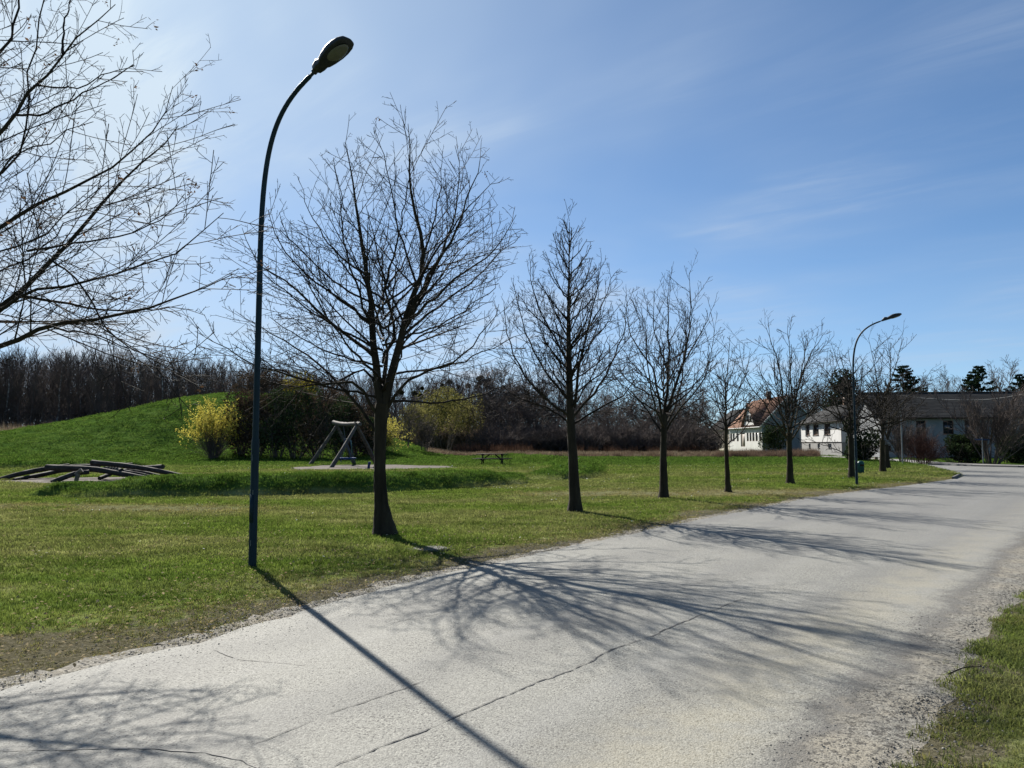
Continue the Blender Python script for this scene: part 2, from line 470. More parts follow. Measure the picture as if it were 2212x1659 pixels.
def mesh_from(name, V, quads=None, tris=None, mat=None, smooth_shade=False):
    me = bpy.data.meshes.new(name)
    V = np.asarray(V, np.float32)
    nq = 0 if quads is None else len(quads)
    nt = 0 if tris is None else len(tris)
    loops = []
    if nq: loops.append(np.asarray(quads, np.int32).ravel())
    if nt: loops.append(np.asarray(tris, np.int32).ravel())
    me.vertices.add(len(V))
    me.vertices.foreach_set('co', V.ravel())
    if loops:
        lv = np.concatenate(loops)
        starts = np.concatenate([np.arange(nq) * 4, nq * 4 + np.arange(nt) * 3]).astype(np.int32)
        me.loops.add(len(lv))
        me.loops.foreach_set('vertex_index', lv)
        me.polygons.add(nq + nt)
        me.polygons.foreach_set('loop_start', starts)
    me.update(calc_edges=True)
    if smooth_shade and (nq + nt):
        me.polygons.foreach_set('use_smooth', np.ones(nq + nt, bool))
    if mat: me.materials.append(MATS[mat])
    me.validate()
    return me


def obj(name, me, parent=None):
    return link(bpy.data.objects.new(name, me), parent)


def tag(o, label, cat, group=None):
    o['label'] = label
    o['category'] = cat
    if group: o['group'] = group
    return o


def kind(o, k):
    o['kind'] = k
    return o


def thing(name, loc, label, cat, group=None, rz=0.0):
    o = bpy.data.objects.new(name, None)
    o.empty_display_size = 0.2
    COL.objects.link(o)
    o.location = tuple(float(v) for v in loc)
    o.rotation_euler = (0, 0, rz)
    return tag(o, label, cat, group)


class MB:
    """Collects shapes into one mesh."""
    def __init__(self):
        self.v, self.q, self.t, self.n = [], [], [], 0

    def add(self, V, q=None, t=None):
        V = np.asarray(V, float).reshape(-1, 3)
        self.v.append(V)
        if q is not None and len(q): self.q.append(np.asarray(q, int) + self.n)
        if t is not None and len(t): self.t.append(np.asarray(t, int) + self.n)
        self.n += len(V)
        return self

    def box(self, c, s, rz=0.0, M=None):
        x, y, z = np.array(s) / 2.0
        V = np.array([[-x, -y, -z], [x, -y, -z], [x, y, -z], [-x, y, -z], [-x, -y, z], [x, -y, z], [x, y, z], [-x, y, z]])
        if rz:
            co, si = math.cos(rz), math.sin(rz)
            V = V @ np.array([[co, si, 0], [-si, co, 0], [0, 0, 1]])
        if M is not None: V = V @ np.asarray(M).T
        return self.add(V + np.array(c), [[0, 3, 2, 1], [4, 5, 6, 7], [0, 1, 5, 4], [1, 2, 6, 5], [2, 3, 7, 6], [3, 0, 4, 7]])

    def beam(self, a, b, w, h):
        """A rectangular bar from a to b; w across, h in the up direction."""
        a, b = np.array(a, float), np.array(b, float)
        d = b - a
        L = np.linalg.norm(d); d /= L
        up = np.array([0, 0, 1.0]) if abs(d[2]) < 0.95 else np.array([0, 1.0, 0])
        s = np.cross(d, up); s /= np.linalg.norm(s)
        u = np.cross(s, d)
        return self.box((a + b) / 2, (L, w, h), M=np.stack([d, s, u], 1))

    def tube(self, pts, rad, sides=8, cap=True):
        pts = np.asarray(pts, float)
        rad = np.broadcast_to(np.asarray(rad, float), (len(pts),))
        V, Q = tubes(pts[None], rad[None], sides)
        base = self.n
        self.add(V, Q)
        if cap:
            P = len(pts)
            for i0, flip in ((0, True), ((P - 1) * sides, False)):
                c = V[i0:i0 + sides].mean(0)
                ids = list(range(sides))
                T = [[sides, (k + 1) % sides, k] if flip else [sides, k, (k + 1) % sides] for k in ids]
                self.add(np.vstack([V[i0:i0 + sides], c]), t=T)
        return self

    def grid(self, P):
        """P: (n, m, 3) points to a quad sheet."""
        n, m = P.shape[:2]
        i = np.arange(n * m).reshape(n, m)
        q = np.stack([i[:-1, :-1], i[:-1, 1:], i[1:, 1:], i[1:, :-1]], -1).reshape(-1, 4)
        return self.add(P.reshape(-1, 3), q)

    def mesh(self, name, mat, smooth_shade=False):
        V = np.vstack(self.v) if self.v else np.zeros((0, 3))
        q = np.vstack(self.q) if self.q else None
        t = np.vstack(self.t) if self.t else None
        return mesh_from(name, V, q, t, mat, smooth_shade)

    def build(self, name, mat, parent=None, smooth_shade=False):
        return obj(name, self.mesh(name, mat, smooth_shade), parent)


def tubes(P, Rr, sides):
    """Many tubes at once. P (N, K, 3), Rr (N, K). Returns vertices, quads."""
    N, K, _ = P.shape
    T = np.empty_like(P)
    T[:, 1:-1] = P[:, 2:] - P[:, :-2]
    T[:, 0] = P[:, 1] - P[:, 0]
    T[:, -1] = P[:, -1] - P[:, -2]
    T /= np.linalg.norm(T, axis=2, keepdims=True) + 1e-9
    ref = np.where(np.abs(T[:, :1, 2:3]) < 0.8, np.array([0, 0, 1.0]), np.array([1.0, 0, 0]))
    ref = np.broadcast_to(ref, P.shape).copy()
    A = np.cross(T, ref)
    ln = np.linalg.norm(A, axis=2, keepdims=True)
    A = np.where(ln > 1e-4, A / (ln + 1e-9), np.array([0, 1.0, 0]))
    B = np.cross(T, A)
    ph = np.arange(sides) * 2 * math.pi / sides
    V = P[:, :, None] + Rr[:, :, None, None] * (np.cos(ph)[None, None, :, None] * A[:, :, None] + np.sin(ph)[None, None, :, None] * B[:, :, None])
    idx = np.arange(N * K * sides).reshape(N, K, sides)
    nx = np.roll(idx, -1, axis=2)
    q = np.stack([idx[:, :-1], nx[:, :-1], nx[:, 1:], idx[:, 1:]], -1).reshape(-1, 4)
    return V.reshape(-1, 3), q


def resample(pts, n):
    """Catmull-Rom curve through pts, n points."""
    pts = np.asarray(pts, float)
    if len(pts) == 2:
        t = np.linspace(0, 1, n)[:, None]
        return pts[0] * (1 - t) + pts[1] * t
    e = np.vstack([2 * pts[0] - pts[1], pts, 2 * pts[-1] - pts[-2]])
    seg = np.concatenate([[0], np.cumsum(np.linalg.norm(np.diff(pts, axis=0), axis=1))])
    s = np.linspace(0, seg[-1], n)
    i = np.clip(np.searchsorted(seg, s, side='right') - 1, 0, len(pts) - 2)
    t = ((s - seg[i]) / (seg[i + 1] - seg[i] + 1e-9))[:, None]
    p0, p1, p2, p3 = e[i], e[i + 1], e[i + 2], e[i + 3]
    return 0.5 * (2 * p1 + (p2 - p0) * t + (2 * p0 - 5 * p1 + 4 * p2 - p3) * t ** 2 + (3 * p1 - p0 - 3 * p2 + p3) * t ** 3)


# ------------------------------------------------------------------ growing bare trees


def sprout(rng, P, Rr, dens, t0, t1, ratio, ang, angsd, trop, wig, K, rr, rmin, lmin=0.08, lmax=9.0, taperk=0.7, rbase=None):
    """Side shoots along every branch of (N, K, 3). Returns (M, K, 3), (M, K)."""
    N, K0, _ = P.shape
    L = np.linalg.norm(np.diff(P, axis=1), axis=2).sum(1)
    cnt = np.floor(L * (t1 - t0) * dens + rng.random(N)).astype(int)
    idx = np.repeat(np.arange(N), cnt)
    M = len(idx)
    if M == 0:
        return np.zeros((0, K, 3)), np.zeros((0, K))
    first = np.cumsum(cnt) - cnt
    k = np.arange(M) - first[idx]
    t = t0 + (t1 - t0) * (k + rng.random(M)) / cnt[idx]
    f = np.clip(t * (K0 - 1), 0, K0 - 1.001)
    i = f.astype(int)
    w = (f - i)[:, None]
    pos = P[idx, i] * (1 - w) + P[idx, i + 1] * w
    tan = P[idx, i + 1] - P[idx, i]
    tan /= np.linalg.norm(tan, axis=1, keepdims=True) + 1e-9
    pr = Rr[idx, i] * (1 - w[:, 0]) + Rr[idx, i + 1] * w[:, 0]
    ref = rng.normal(size=(M, 3))
    a = np.cross(tan, ref); a /= np.linalg.norm(a, axis=1, keepdims=True) + 1e-9
    an = np.radians(rng.normal(ang, angsd, M))[:, None]
    d = np.cos(an) * tan + np.sin(an) * a
    ln = np.clip(ratio * L[idx] * (1 - taperk * t) * rng.uniform(0.6, 1.25, M) + lmin, lmin, lmax)
    out = np.empty((M, K, 3))
    out[:, 0] = pos
    st = (ln / (K - 1))[:, None]
    for j in range(1, K):
        d = d + np.array([0, 0, trop]) / (K - 1) + rng.normal(size=(M, 3)) * wig
        d /= np.linalg.norm(d, axis=1, keepdims=True)
        out[:, j] = out[:, j - 1] + d * st
    r0 = np.minimum(pr * 0.85, np.maximum(rmin * 1.15, pr * rr if rbase is None else np.minimum(pr * 0.85, rbase * ln)))
    r = r0[:, None] + (np.minimum(rmin, r0) - r0)[:, None] * np.linspace(0, 1, K)[None] ** 0.85
    return out, r


class Tree:
    """Limbs as polylines, then shoots and twigs grown on them."""
    def __init__(self, seed):
        self.rng = np.random.default_rng(seed)
        self.limbs = []

    def limb(self, pts, r0, r1, K=14, power=0.9, wob=0.012):
        p = resample(pts, K)
        L = np.linalg.norm(np.diff(p, axis=0), axis=1).sum()
        j = self.rng.normal(size=p.shape) * wob * min(L, 3.0) / 2
        j[0] = 0
        p = p + j
        r = r0 + (r1 - r0) * np.linspace(0, 1, K) ** power
        self.limbs.append((p, r))
        return p

    def arrays(self):
        return np.stack([p for p, r in self.limbs]), np.stack([r for p, r in self.limbs])


def crown_mesh(name, groups, mat):
    mb = MB()
    for P, Rr, sides in groups:
        if len(P):
            V, Q = tubes(P, Rr, sides)
            mb.add(V, Q)
    return mb.mesh(name, mat)


def trunk_mesh(name, pts, rad, mat, sides=14, K=26, seed=0):
    rng = np.random.default_rng(seed)
    p = resample(pts, K)
    s = np.linspace(0, 1, len(rad))
    r = np.interp(np.linspace(0, 1, K), s, rad)
    hgt = np.maximum(p[:, 2], 0)
    r = r * (1 + 0.38 * np.exp(-hgt / 0.10) + 0.10 * np.exp(-hgt / 0.35))
    mb = MB()
    V, Q = tubes(p[None], r[None], sides)
    lump = 1 + 0.05 * rng.normal(size=(K, sides))
    c = np.repeat(p, sides, 0)
    V = c + (V - c) * lump.reshape(-1, 1)
    mb.add(V, Q)
    return mb.mesh(name, mat, True), p, r


def leaf_faces(rng, pos, size, jitter=0.5, elong=1.6):
    """Small randomly turned quads at pos (M, 3)."""
    M = len(pos)
    s = size * rng.uniform(1 - jitter, 1 + jitter, M)[:, None]
    a = rng.normal(size=(M, 3)); a /= np.linalg.norm(a, axis=1, keepdims=True)
    b = np.cross(a, rng.normal(size=(M, 3))); b /= np.linalg.norm(b, axis=1, keepdims=True) + 1e-9
    V = np.stack([pos - a * s * elong * .5, pos + b * s * .5, pos + a * s * elong * .5, pos - b * s * .5], 1).reshape(-1, 3)
    return V, np.arange(M * 4).reshape(M, 4)

# ------------------------------------------------------------------ lie of the land
LEFT_EDGE = np.array([(-14, -10), (-7.6, -1.5), (-4.6, 3.0), (-3.35, 5.0), (-2.4, 6.5), (-1.3, 8.8), (0.55, 11.5), (3.7, 15.9), (8.4, 22.2),
                      (13.0, 27.2), (16.8, 31.2), (19.6, 34.4), (22.3, 38.4), (24.3, 42.6), (26.6, 48.4), (29.0, 54.6), (31.2, 60.5)])
FAR_KERB = np.array([(31.5, 61.0), (30.9, 57.0), (31.3, 53.6), (33.3, 50.4), (38.0, 47.6), (50.0, 43.0), (75.0, 34.0), (130.0, 14.0)])
RIGHT_EDGE = np.array([(-9.5, -10), (-1.6, 0.3), (1.24, 3.8), (2.12, 5.05), (3.66, 7.1), (8.5, 12.8), (16.0, 21.6), (28, 30), (60, 20), (130, -10)])
RIGHT_GRASS = np.array([(-7.9, -10), (-0.6, 0.4), (2.02, 3.75), (3.25, 5.5), (5.0, 7.6), (9.6, 12.8), (17.5, 21.6), (29, 27), (60, 16), (130, -14)])
PATH_L = np.array([(31.2, 60.5), (33.3, 68), (34.2, 76), (34.0, 89), (34.6, 105), (36, 130), (38, 180)])
PATH_R = np.array([(34.5, 60.0), (37.0, 68), (38.2, 76), (38.6, 89), (39.0, 105), (40.5, 130), (42.5, 180)])
RD_N = np.array([0.78, -0.62]); RD_U = np.array([0.62, 0.78])


def densify(poly, step, jitter=0.0, seed=0):
    rng = np.random.default_rng(seed)
    out = []
    for a, b in zip(poly[:-1], poly[1:]):
        n = max(1, int(np.linalg.norm(b - a) / step))
        for k in range(n):
            out.append(a + (b - a) * k / n)
    out.append(poly[-1])
    out = np.array(out)
    if jitter:
        out = out + (rng.random(out.shape) - 0.5) * 2 * jitter
    return out


def seg_dist(px, py, poly):
    """Distance to a polyline and which side: positive on its left."""
    best = np.full(np.shape(px), 1e9)
    side = np.zeros(np.shape(px))
    for a, b in zip(poly[:-1], poly[1:]):
        d = b - a
        L2 = d @ d
        t = np.clip(((px - a[0]) * d[0] + (py - a[1]) * d[1]) / L2, 0, 1)
        qx, qy = px - a[0] - t * d[0], py - a[1] - t * d[1]
        D = np.hypot(qx, qy)
        s = np.sign(d[0] * (py - a[1]) - d[1] * (px - a[0]))
        m = D < best
        best = np.where(m, D, best)
        side = np.where(m, s, side)
    return best, side


def inside(px, py, poly):
    c = np.zeros(np.shape(px), bool)
    n = len(poly)
    for i in range(n):
        x1, y1 = poly[i]
        x2, y2 = poly[(i + 1) % n]
        cond = ((y1 > py) != (y2 > py)) & (px < (x2 - x1) * (py - y1) / (y2 - y1 + 1e-12) + x1)
        c ^= cond
    return c


ROAD_POLY = np.vstack([LEFT_EDGE, FAR_KERB, RIGHT_EDGE[::-1]])
SHOULDER_POLY = np.vstack([RIGHT_EDGE, RIGHT_GRASS[::-1]])
PATH_POLY = np.vstack([PATH_L, PATH_R[::-1]])

HILL_Y = 95.0
_hp = [(-700, 962), (-400, 955), (-150, 946), (0, 939), (100, 925), (180, 910), (250, 895), (330, 876), (400, 860), (450, 852), (500, 847),
       (560, 847), (620, 854), (690, 878), (760, 912), (830, 946), (890, 964), (950, 978)]
HILL_X = np.array([at_depth(a, b, HILL_Y)[0] for a, b in _hp])
HILL_H = np.array([max(0.0, at_depth(a, b, HILL_Y)[2]) for a, b in _hp])
HILL_H[-1] = 0.0; HILL_H[0] = 0.3

BERMS = [  # crest line, height, half width
    (np.array([(-12.6, 23.5), (-10.5, 23.8), (-8.0, 24.3), (-5.2, 25.4), (-2.6, 27.6), (-0.3, 30.6)]), 0.62, 2.3, 1.4),
    (np.array([(2.7, 35.2), (3.7, 39), (4.6, 46), (4.3, 54), (1.8, 62), (-0.5, 69)]), 0.62, 2.6, 1.6),
    (np.array([(-75, 52), (-48, 50), (-32, 49.5), (-26, 50.5)]), 0.55, 2.6, 2.0),
]


def berm_h(x, y, b):
    crest, H, w, taper = b
    D, sd = seg_dist(x, y, crest)
    D = np.where(sd < 0, D * w / (1.15 if H > 0.6 else 1.5), D)
    e = np.minimum(np.hypot(x - crest[0, 0], y - crest[0, 1]), np.hypot(x - crest[-1, 0], y - crest[-1, 1]))
    h = H * np.cos(np.clip(D / w, 0, 1) * math.pi / 2) ** 1.25
    return h * (0.55 + 0.45 * smooth(0, taper, e)) * (0.86 + 0.28 * fbm(x, y, 2.2, 5))


def hill_h(x, y):
    hx = np.interp(x, HILL_X, HILL_H)
    hx = (hx + np.interp(x - 2.5, HILL_X, HILL_H) + np.interp(x + 2.5, HILL_X, HILL_H)) / 3
    u = np.where(y < HILL_Y, (HILL_Y - y) / 27.0, (y - HILL_Y) / 34.0)
    h = hx * np.cos(np.clip(u, 0, 1) * math.pi / 2) ** 2
    return h + np.minimum(h, 0.4) * 0.9 * (fbm(x, y, 3.2, 91) - 0.5)


def ground_z(x, y):
    x, y = np.asarray(x, float), np.asarray(y, float)
    z = hill_h(x, y) - 0.03
    for b in BERMS:
        z = np.maximum(z, berm_h(x, y, b) - 0.04)
    return np.maximum(z, 0.0)


def on_land(px, py):
    """Where the ray through a picture point meets hill, berm or lawn."""
    r = ray(px, py)
    ys = np.linspace(4, 150, 6000)
    t = ys / r[1]
    z = CAM_H + r[2] * t
    g = ground_z(r[0] * t, ys)
    hit = np.nonzero(z <= g)[0]
    if len(hit) == 0:
        return on_ground(px, py)
    k = hit[0]
    return np.array([r[0] * t[k], ys[k], float(g[k])])


def dirtiness(x, y):
    D, s = seg_dist(x, y, LEFT_EDGE)
    d = np.where(s > 0, smooth(2.0, 0.0, D + (fbm(x, y, 1.4, 3) - 0.5) * 2.0), 1.0) * smooth(48, 30, y)
    _, sr = seg_dist(x, y, RIGHT_GRASS)
    d = np.where((s < 0) & (sr < 0), 0.0, d)
    D2, s2 = seg_dist(x, y, RIGHT_GRASS)
    d2 = smooth(0.5, 0.0, D2 + (fbm(x, y, 0.7, 9) - 0.5) * 0.8)
    return np.clip(np.maximum(d, d2), 0, 1)


def dryness(x, y):
    n = fbm(x * 0.45, y, 1.5, 21)
    streak = np.exp(-((y - 24.6 - 0.18 * (x - 4)) / 1.6) ** 2) * smooth(-1.5, 2, x) * smooth(13, 7, x)
    left = np.exp(-((y - 19.2 + 0.10 * (x + 10)) / 1.2) ** 2) * smooth(-4.5, -8, x) * 0.8
    return np.clip((streak + left) * smooth(0.24, 0.55, n) * 1.35, 0, 1)


# ------------------------------------------------------------------ ground, road, kerbs
def axis(lo, hi, a, b, step):
    core = np.arange(a, b + 1e-6, step)
    left, x, s = [], a, step
    while x > lo:
        s *= 1.35; x -= s; left.append(max(x, lo))
    right, x, s = [], b, step
    while x < hi:
        s *= 1.35; x += s; right.append(min(x, hi))
    return np.concatenate([left[::-1], core, right])


def build_lawn():
    xs, ys = axis(-2500, 2500, -16, 26, 0.28), axis(-400, 4000, 2.0, 36, 0.28)
    X, Y = np.meshgrid(xs, ys, indexing='ij')
    mb = MB().grid(np.stack([X, Y, np.zeros_like(X)], -1))
    me = mb.mesh('lawn', 'lawn_ground')
    for nm, f in (('dirt', dirtiness), ('dry', dryness)):
        at = me.attributes.new(nm, 'FLOAT', 'POINT')
        at.data.foreach_set('value', f(X, Y).astype(np.float32).ravel())
    if me.polygons[0].normal.z < 0: me.flip_normals()
    kind(obj('lawn', me), 'structure')


def heightfield(name, fn, x0, x1, y0, y1, step, sink, mat='lawn_ground'):
    xs, ys = np.arange(x0, x1 + step, step), np.arange(y0, y1 + step, step)
    X, Y = np.meshgrid(xs, ys, indexing='ij')
    Z = fn(X, Y) - sink
    keep = Z > -sink * 0.98
    i = np.arange(X.size).reshape(X.shape)
    q = np.stack([i[:-1, :-1], i[1:, :-1], i[1:, 1:], i[:-1, 1:]], -1)
    kq = (keep[:-1, :-1] | keep[1:, :-1] | keep[1:, 1:] | keep[:-1, 1:])
    me = mesh_from(name, np.stack([X, Y, Z], -1).reshape(-1, 3), q[kq], None, mat, True)
    return kind(obj(name, me), 'structure')


def flat_poly(name, poly, z, mat, uv=False):
    from mathutils.geometry import tessellate_polygon
    tr = tessellate_polygon([[Vector((p[0], p[1], 0)) for p in poly]])
    V = np.column_stack([poly, np.full(len(poly), z)])
    T = []
    for a, b, c in tr:
        n = np.cross(V[b] - V[a], V[c] - V[a])[2]
        T.append((a, b, c) if n > 0 else (a, c, b))
    me = mesh_from(name, V, None, T, mat)
    if uv:
        l = me.uv_layers.new(name='along')
        vi = np.empty(len(me.loops), np.int32)
        me.loops.foreach_get('vertex_index', vi)
        P = poly[vi] if len(me.vertices) == len(poly) else np.array([me.vertices[k].co[:2] for k in vi])
        l.data.foreach_set('uv', np.column_stack([P @ RD_N + 6.4, P @ RD_U]).astype(np.float32).ravel())
    return kind(obj(name, me), 'structure')


def ribbon(name, pts, w, z, mat, seed=0, parent=None):
    rng = np.random.default_rng(seed)
    p = densify(np.array(pts)[:, :2], 0.05)
    k = len(p)
    d = np.gradient(p, axis=0); d /= np.linalg.norm(d, axis=1, keepdims=True) + 1e-9
    nrm = np.column_stack([-d[:, 1], d[:, 0]])
    wob = np.cumsum(rng.normal(0, 0.0045, k)); wob -= np.linspace(wob[0], wob[-1], k)
    p = p + nrm * wob[:, None]
    p = p + nrm * rng.normal(0, 0.004, k)[:, None]
    ww = 0.36 * w * rng.uniform(0.1, 1.6, k) * np.minimum(1, np.minimum(np.arange(k), np.arange(k)[::-1]) / 4 + 0.1)
    P = np.stack([np.column_stack([p - nrm * ww[:, None] / 2, np.full(k, z)]), np.column_stack([p + nrm * ww[:, None] / 2, np.full(k, z)])], 1)
    me = MB().grid(P[:, ::-1]).mesh(name, mat)
    o = obj(name, me, parent)
    return o


def build_ground():
    build_lawn()
    heightfield('hill', hill_h, HILL_X[0] - 5, HILL_X[-1] + 5, 66, 131, 0.55, 0.03)
    for b in BERMS:
        c = b[0]
        heightfield('grass_berm', lambda X, Y, b=b: berm_h(X, Y, b), c[:, 0].min() - 3.2, c[:, 0].max() + 3.2, c[:, 1].min() - 3.2, c[:, 1].max() + 3.2, 0.2, 0.04)
    jl = densify(LEFT_EDGE, 0.25, 0.055, 3)
    jr = densify(RIGHT_EDGE[:7] + RD_N * 0.35, 0.25, 0.04, 4)
    road = flat_poly('road', np.vstack([jl, FAR_KERB, RIGHT_EDGE[::-1][:3], jr[::-1]]), 0.014, 'road_asphalt', uv=True)
    jg = densify(RIGHT_GRASS[:7] + RD_N * 0.06, 0.2, 0.05, 5)
    sh = flat_poly('gravel_shoulder', np.vstack([jr, jg[::-1]]), 0.014, 'road_asphalt', uv=True)
    for k in range(len(jr), len(jr) + len(jg)):
        sh.data.vertices[k].co.z = -0.012
    lo = densify(LEFT_EDGE[:10], 0.12, 0.10, 6)
    off = lo - RD_N[None] * (0.12 + 0.22 * fbm(lo[:, 0], lo[:, 1], 1.1, 7))[:, None]
    flat_poly('gravel_verge', np.vstack([off, (LEFT_EDGE[:10] + RD_N * 0.4)[::-1]]), 0.007, 'gravel_ground')
    # cracks in the asphalt
    g = lambda L: [on_ground(*p) for p in L]
    CR = [('crack_dark', 0.030, [(700, 1670), (837, 1615), (899, 1590), (966, 1557), (1066, 1515), (1149, 1478), (1233, 1449), (1274, 1432), (1328, 1405), (1408, 1378), (1462, 1353), (1541, 1322), (1612, 1294)]),
          ('crack_dark', 0.022, [(691, 1555), (774, 1526), (858, 1499), (925, 1474), (958, 1470)]),
          ('crack_dark', 0.018, [(520, 1625), (580, 1600), (640, 1578), (691, 1555)]),
          ('crack_dark', 0.016, [(830, 1352), (900, 1338), (990, 1322), (1030, 1316)]),
          ('crack_dark', 0.014, [(1462, 1353), (1500, 1350), (1560, 1345)]),
          ('crack_pale', 0.030, [(-20, 1628), (180, 1626), (330, 1625), (440, 1633), (520, 1650), (560, 1672)]),
          ('crack_pale', 0.028, [(-20, 1655), (40, 1632), (85, 1606)]),
          ('crack_pale', 0.024, [(454, 1404), (490, 1420), (520, 1430), (590, 1436), (660, 1443)]),
          ('crack_pale', 0.014, [(940, 1512), (1010, 1513), (1040, 1509)]),
          ('crack_pale', 0.016, [(1230, 1425), (1250, 1433), (1266, 1440)])]
    for i, (mt, w, L) in enumerate(CR):
        ribbon('crack', g(L), w, 0.018, mt, i, road)
    # far side: pavement behind the kerb, path to the houses
    off2 = FAR_KERB + np.array([(2.6, 0.5), (2.6, 1.6), (2.6, 2.0), (1.5, 2.3), (1.0, 2.3), (0.9, 2.3), (0.9, 2.3), (0.9, 2.3)])
    flat_poly('pavement', np.vstack([FAR_KERB, off2[::-1]]), 0.105, 'pavement')
    mb = MB()
    P = np.stack([np.column_stack([off2, np.full(len(off2), 0.104)]), np.column_stack([off2 + (0.3, 0.3), np.full(len(off2), -0.05)])], 1)
    kind(MB().grid(P).build('pavement_edge', 'pavement'), 'structure')
    flat_poly('path', PATH_POLY, 0.02, 'pavement')
    # kerbs, stone by stone
    for nm, line, wide in (('corner_kerb', LEFT_EDGE[11:13], 0.10), ('far_kerb', FAR_KERB[:7], 0.13)):
        root = bpy.data.objects.new(nm, None); COL.objects.link(root); kind(root, 'structure')
        p = densify(line, 0.12)
        s = np.concatenate([[0], np.cumsum(np.linalg.norm(np.diff(p, axis=0), axis=1))])
        me = None
        rng = np.random.default_rng(8)
        a = 0.0
        while a + 1.0 < s[-1]:
            A = np.array([np.interp(a, s, p[:, 0]), np.interp(a, s, p[:, 1])])
            B = np.array([np.interp(a + 0.985, s, p[:, 0]), np.interp(a + 0.985, s, p[:, 1])])
            if me is None:
                mb = MB()
                prof = np.array([(-0.5, -0.2), (-0.5, 0.93), (-0.42, 1.0), (0.5, 1.0), (0.5, -0.2)])
                V = np.array([[[x, q[0] * wide, q[1] * 0.12] for q in prof] for x in (-0.492, 0.492)])
                mb.grid(V)
                mb.add(V[0], [[0, 1, 2, 3]], [[0, 3, 4]]); mb.add(V[1], [[3, 2, 1, 0]], [[4, 3, 0]])
                me = mb.mesh('kerb_stone', 'kerb_stone')
            o = obj('kerb_stone', me, root)
            c = (A + B) / 2
            o.location = (c[0], c[1], rng.uniform(-0.012, 0.006))
            o.rotation_euler = (rng.normal(0, 0.02), 0, math.atan2(B[1] - A[1], B[0] - A[0]))
            a += 1.0
    # sand under the climbing logs and the swing
    for name, cen, rx, ry, rot, sd in (('sand_patch', (-16.6, 33.6), 5.6, 2.7, 0.1, 1), ('sand_patch', (-9.3, 51.2), 5.4, 5.6, 0.0, 2)):
        t = np.linspace(0, 2 * math.pi, 72, endpoint=False)
        rr = 1 + 0.10 * np.sin(3 * t + sd) + 0.06 * np.sin(7 * t + 2 * sd) + 0.03 * np.sin(19 * t)
        poly = np.column_stack([cen[0] + rx * rr * np.cos(t), cen[1] + ry * rr * np.sin(t)])
        SANDS.append(poly)
        flat_poly(name, poly, 0.012, 'sand')


SANDS = []
build_ground()


# ------------------------------------------------------------------ scattering (stuff nobody could count)
def scatter(name, pts, rot, scl, protos, idx=None, extra=None, kind_='stuff'):
    me = bpy.data.meshes.new(name)
    n = len(pts)
    me.vertices.add(n)
    me.vertices.foreach_set('co', np.asarray(pts, np.float32).ravel())
    a = me.attributes.new('rot', 'FLOAT_VECTOR', 'POINT'); a.data.foreach_set('vector', np.asarray(rot, np.float32).ravel())
    a = me.attributes.new('scl', 'FLOAT_VECTOR', 'POINT'); a.data.foreach_set('vector', np.asarray(scl, np.float32).ravel())
    a = me.attributes.new('pick', 'INT', 'POINT')
    a.data.foreach_set('value', np.asarray(idx if idx is not None else np.arange(n) % len(protos), np.int32))
    for k, v in (extra or {}).items():
        a = me.attributes.new(k, 'FLOAT', 'POINT'); a.data.foreach_set('value', np.asarray(v, np.float32))
    o = kind(obj(name, me), kind_)
    c = bpy.data.collections.new(name + '_forms')
    for k, m in enumerate(protos):
        c.objects.link(bpy.data.objects.new('%s_form_%d' % (name, k), m))
    ng = bpy.data.node_groups.new(name + '_scatter', 'GeometryNodeTree')
    ng.interface.new_socket('Geometry', in_out='INPUT', socket_type='NodeSocketGeometry')
    ng.interface.new_socket('Geometry', in_out='OUTPUT', socket_type='NodeSocketGeometry')
    gi, go = ng.nodes.new('NodeGroupInput'), ng.nodes.new('NodeGroupOutput')
    ci = ng.nodes.new('GeometryNodeCollectionInfo')
    ci.inputs['Collection'].default_value = c
    ci.inputs['Separate Children'].default_value = True
    ci.inputs['Reset Children'].default_value = True
    ip = ng.nodes.new('GeometryNodeInstanceOnPoints')
    ip.inputs['Pick Instance'].default_value = True

    def attr(nm, ty):
        nd = ng.nodes.new('GeometryNodeInputNamedAttribute'); nd.data_type = ty
        nd.inputs[0].default_value = nm
        return nd.outputs[0]
    e2r = ng.nodes.new('FunctionNodeEulerToRotation')
    L = ng.links.new
    L(attr('rot', 'FLOAT_VECTOR'), e2r.inputs[0])
    L(gi.outputs[0], ip.inputs['Points'])
    L(ci.outputs[0], ip.inputs['Instance'])
    L(attr('pick', 'INT'), ip.inputs['Instance Index'])
    L(e2r.outputs[0], ip.inputs['Rotation'])
    L(attr('scl', 'FLOAT_VECTOR'), ip.inputs['Scale'])
    L(ip.outputs[0], go.inputs[0])
    md = o.modifiers.new('scatter', 'NODES')
    md.node_group = ng
    return o


def tuft_mesh(name, seed, blades, spread, h, w, mat, lean=0.5):
    rng = np.random.default_rng(seed)
    V, T, Q = [], [], []
    for b in range(blades):
        a, r = rng.uniform(0, 6.283), spread * math.sqrt(rng.random())
        base = np.array([r * math.cos(a), r * math.sin(a), -0.006])
        d = rng.uniform(0, 6.283)
        dirv = np.array([math.cos(d), math.sin(d), 0])
        side = np.array([-dirv[1], dirv[0], 0]) * w * rng.uniform(0.6, 1.3) / 2
        hh = h * rng.uniform(0.45, 1.15)
        ln = lean * rng.uniform(0.2, 1.3)
        m = base + dirv * hh * ln * 0.35 + np.array([0, 0, hh * 0.6])
        t = base + dirv * hh * ln + np.array([0, 0, hh * (1.0 - 0.25 * ln)])
        n = len(V)
        V += [base - side, base + side, m + side * 0.8, m - side * 0.8, t]
        Q.append([n, n + 1, n + 2, n + 3]); T.append([n + 3, n + 2, n + 4])
    return mesh_from(name, V, Q, T, mat)


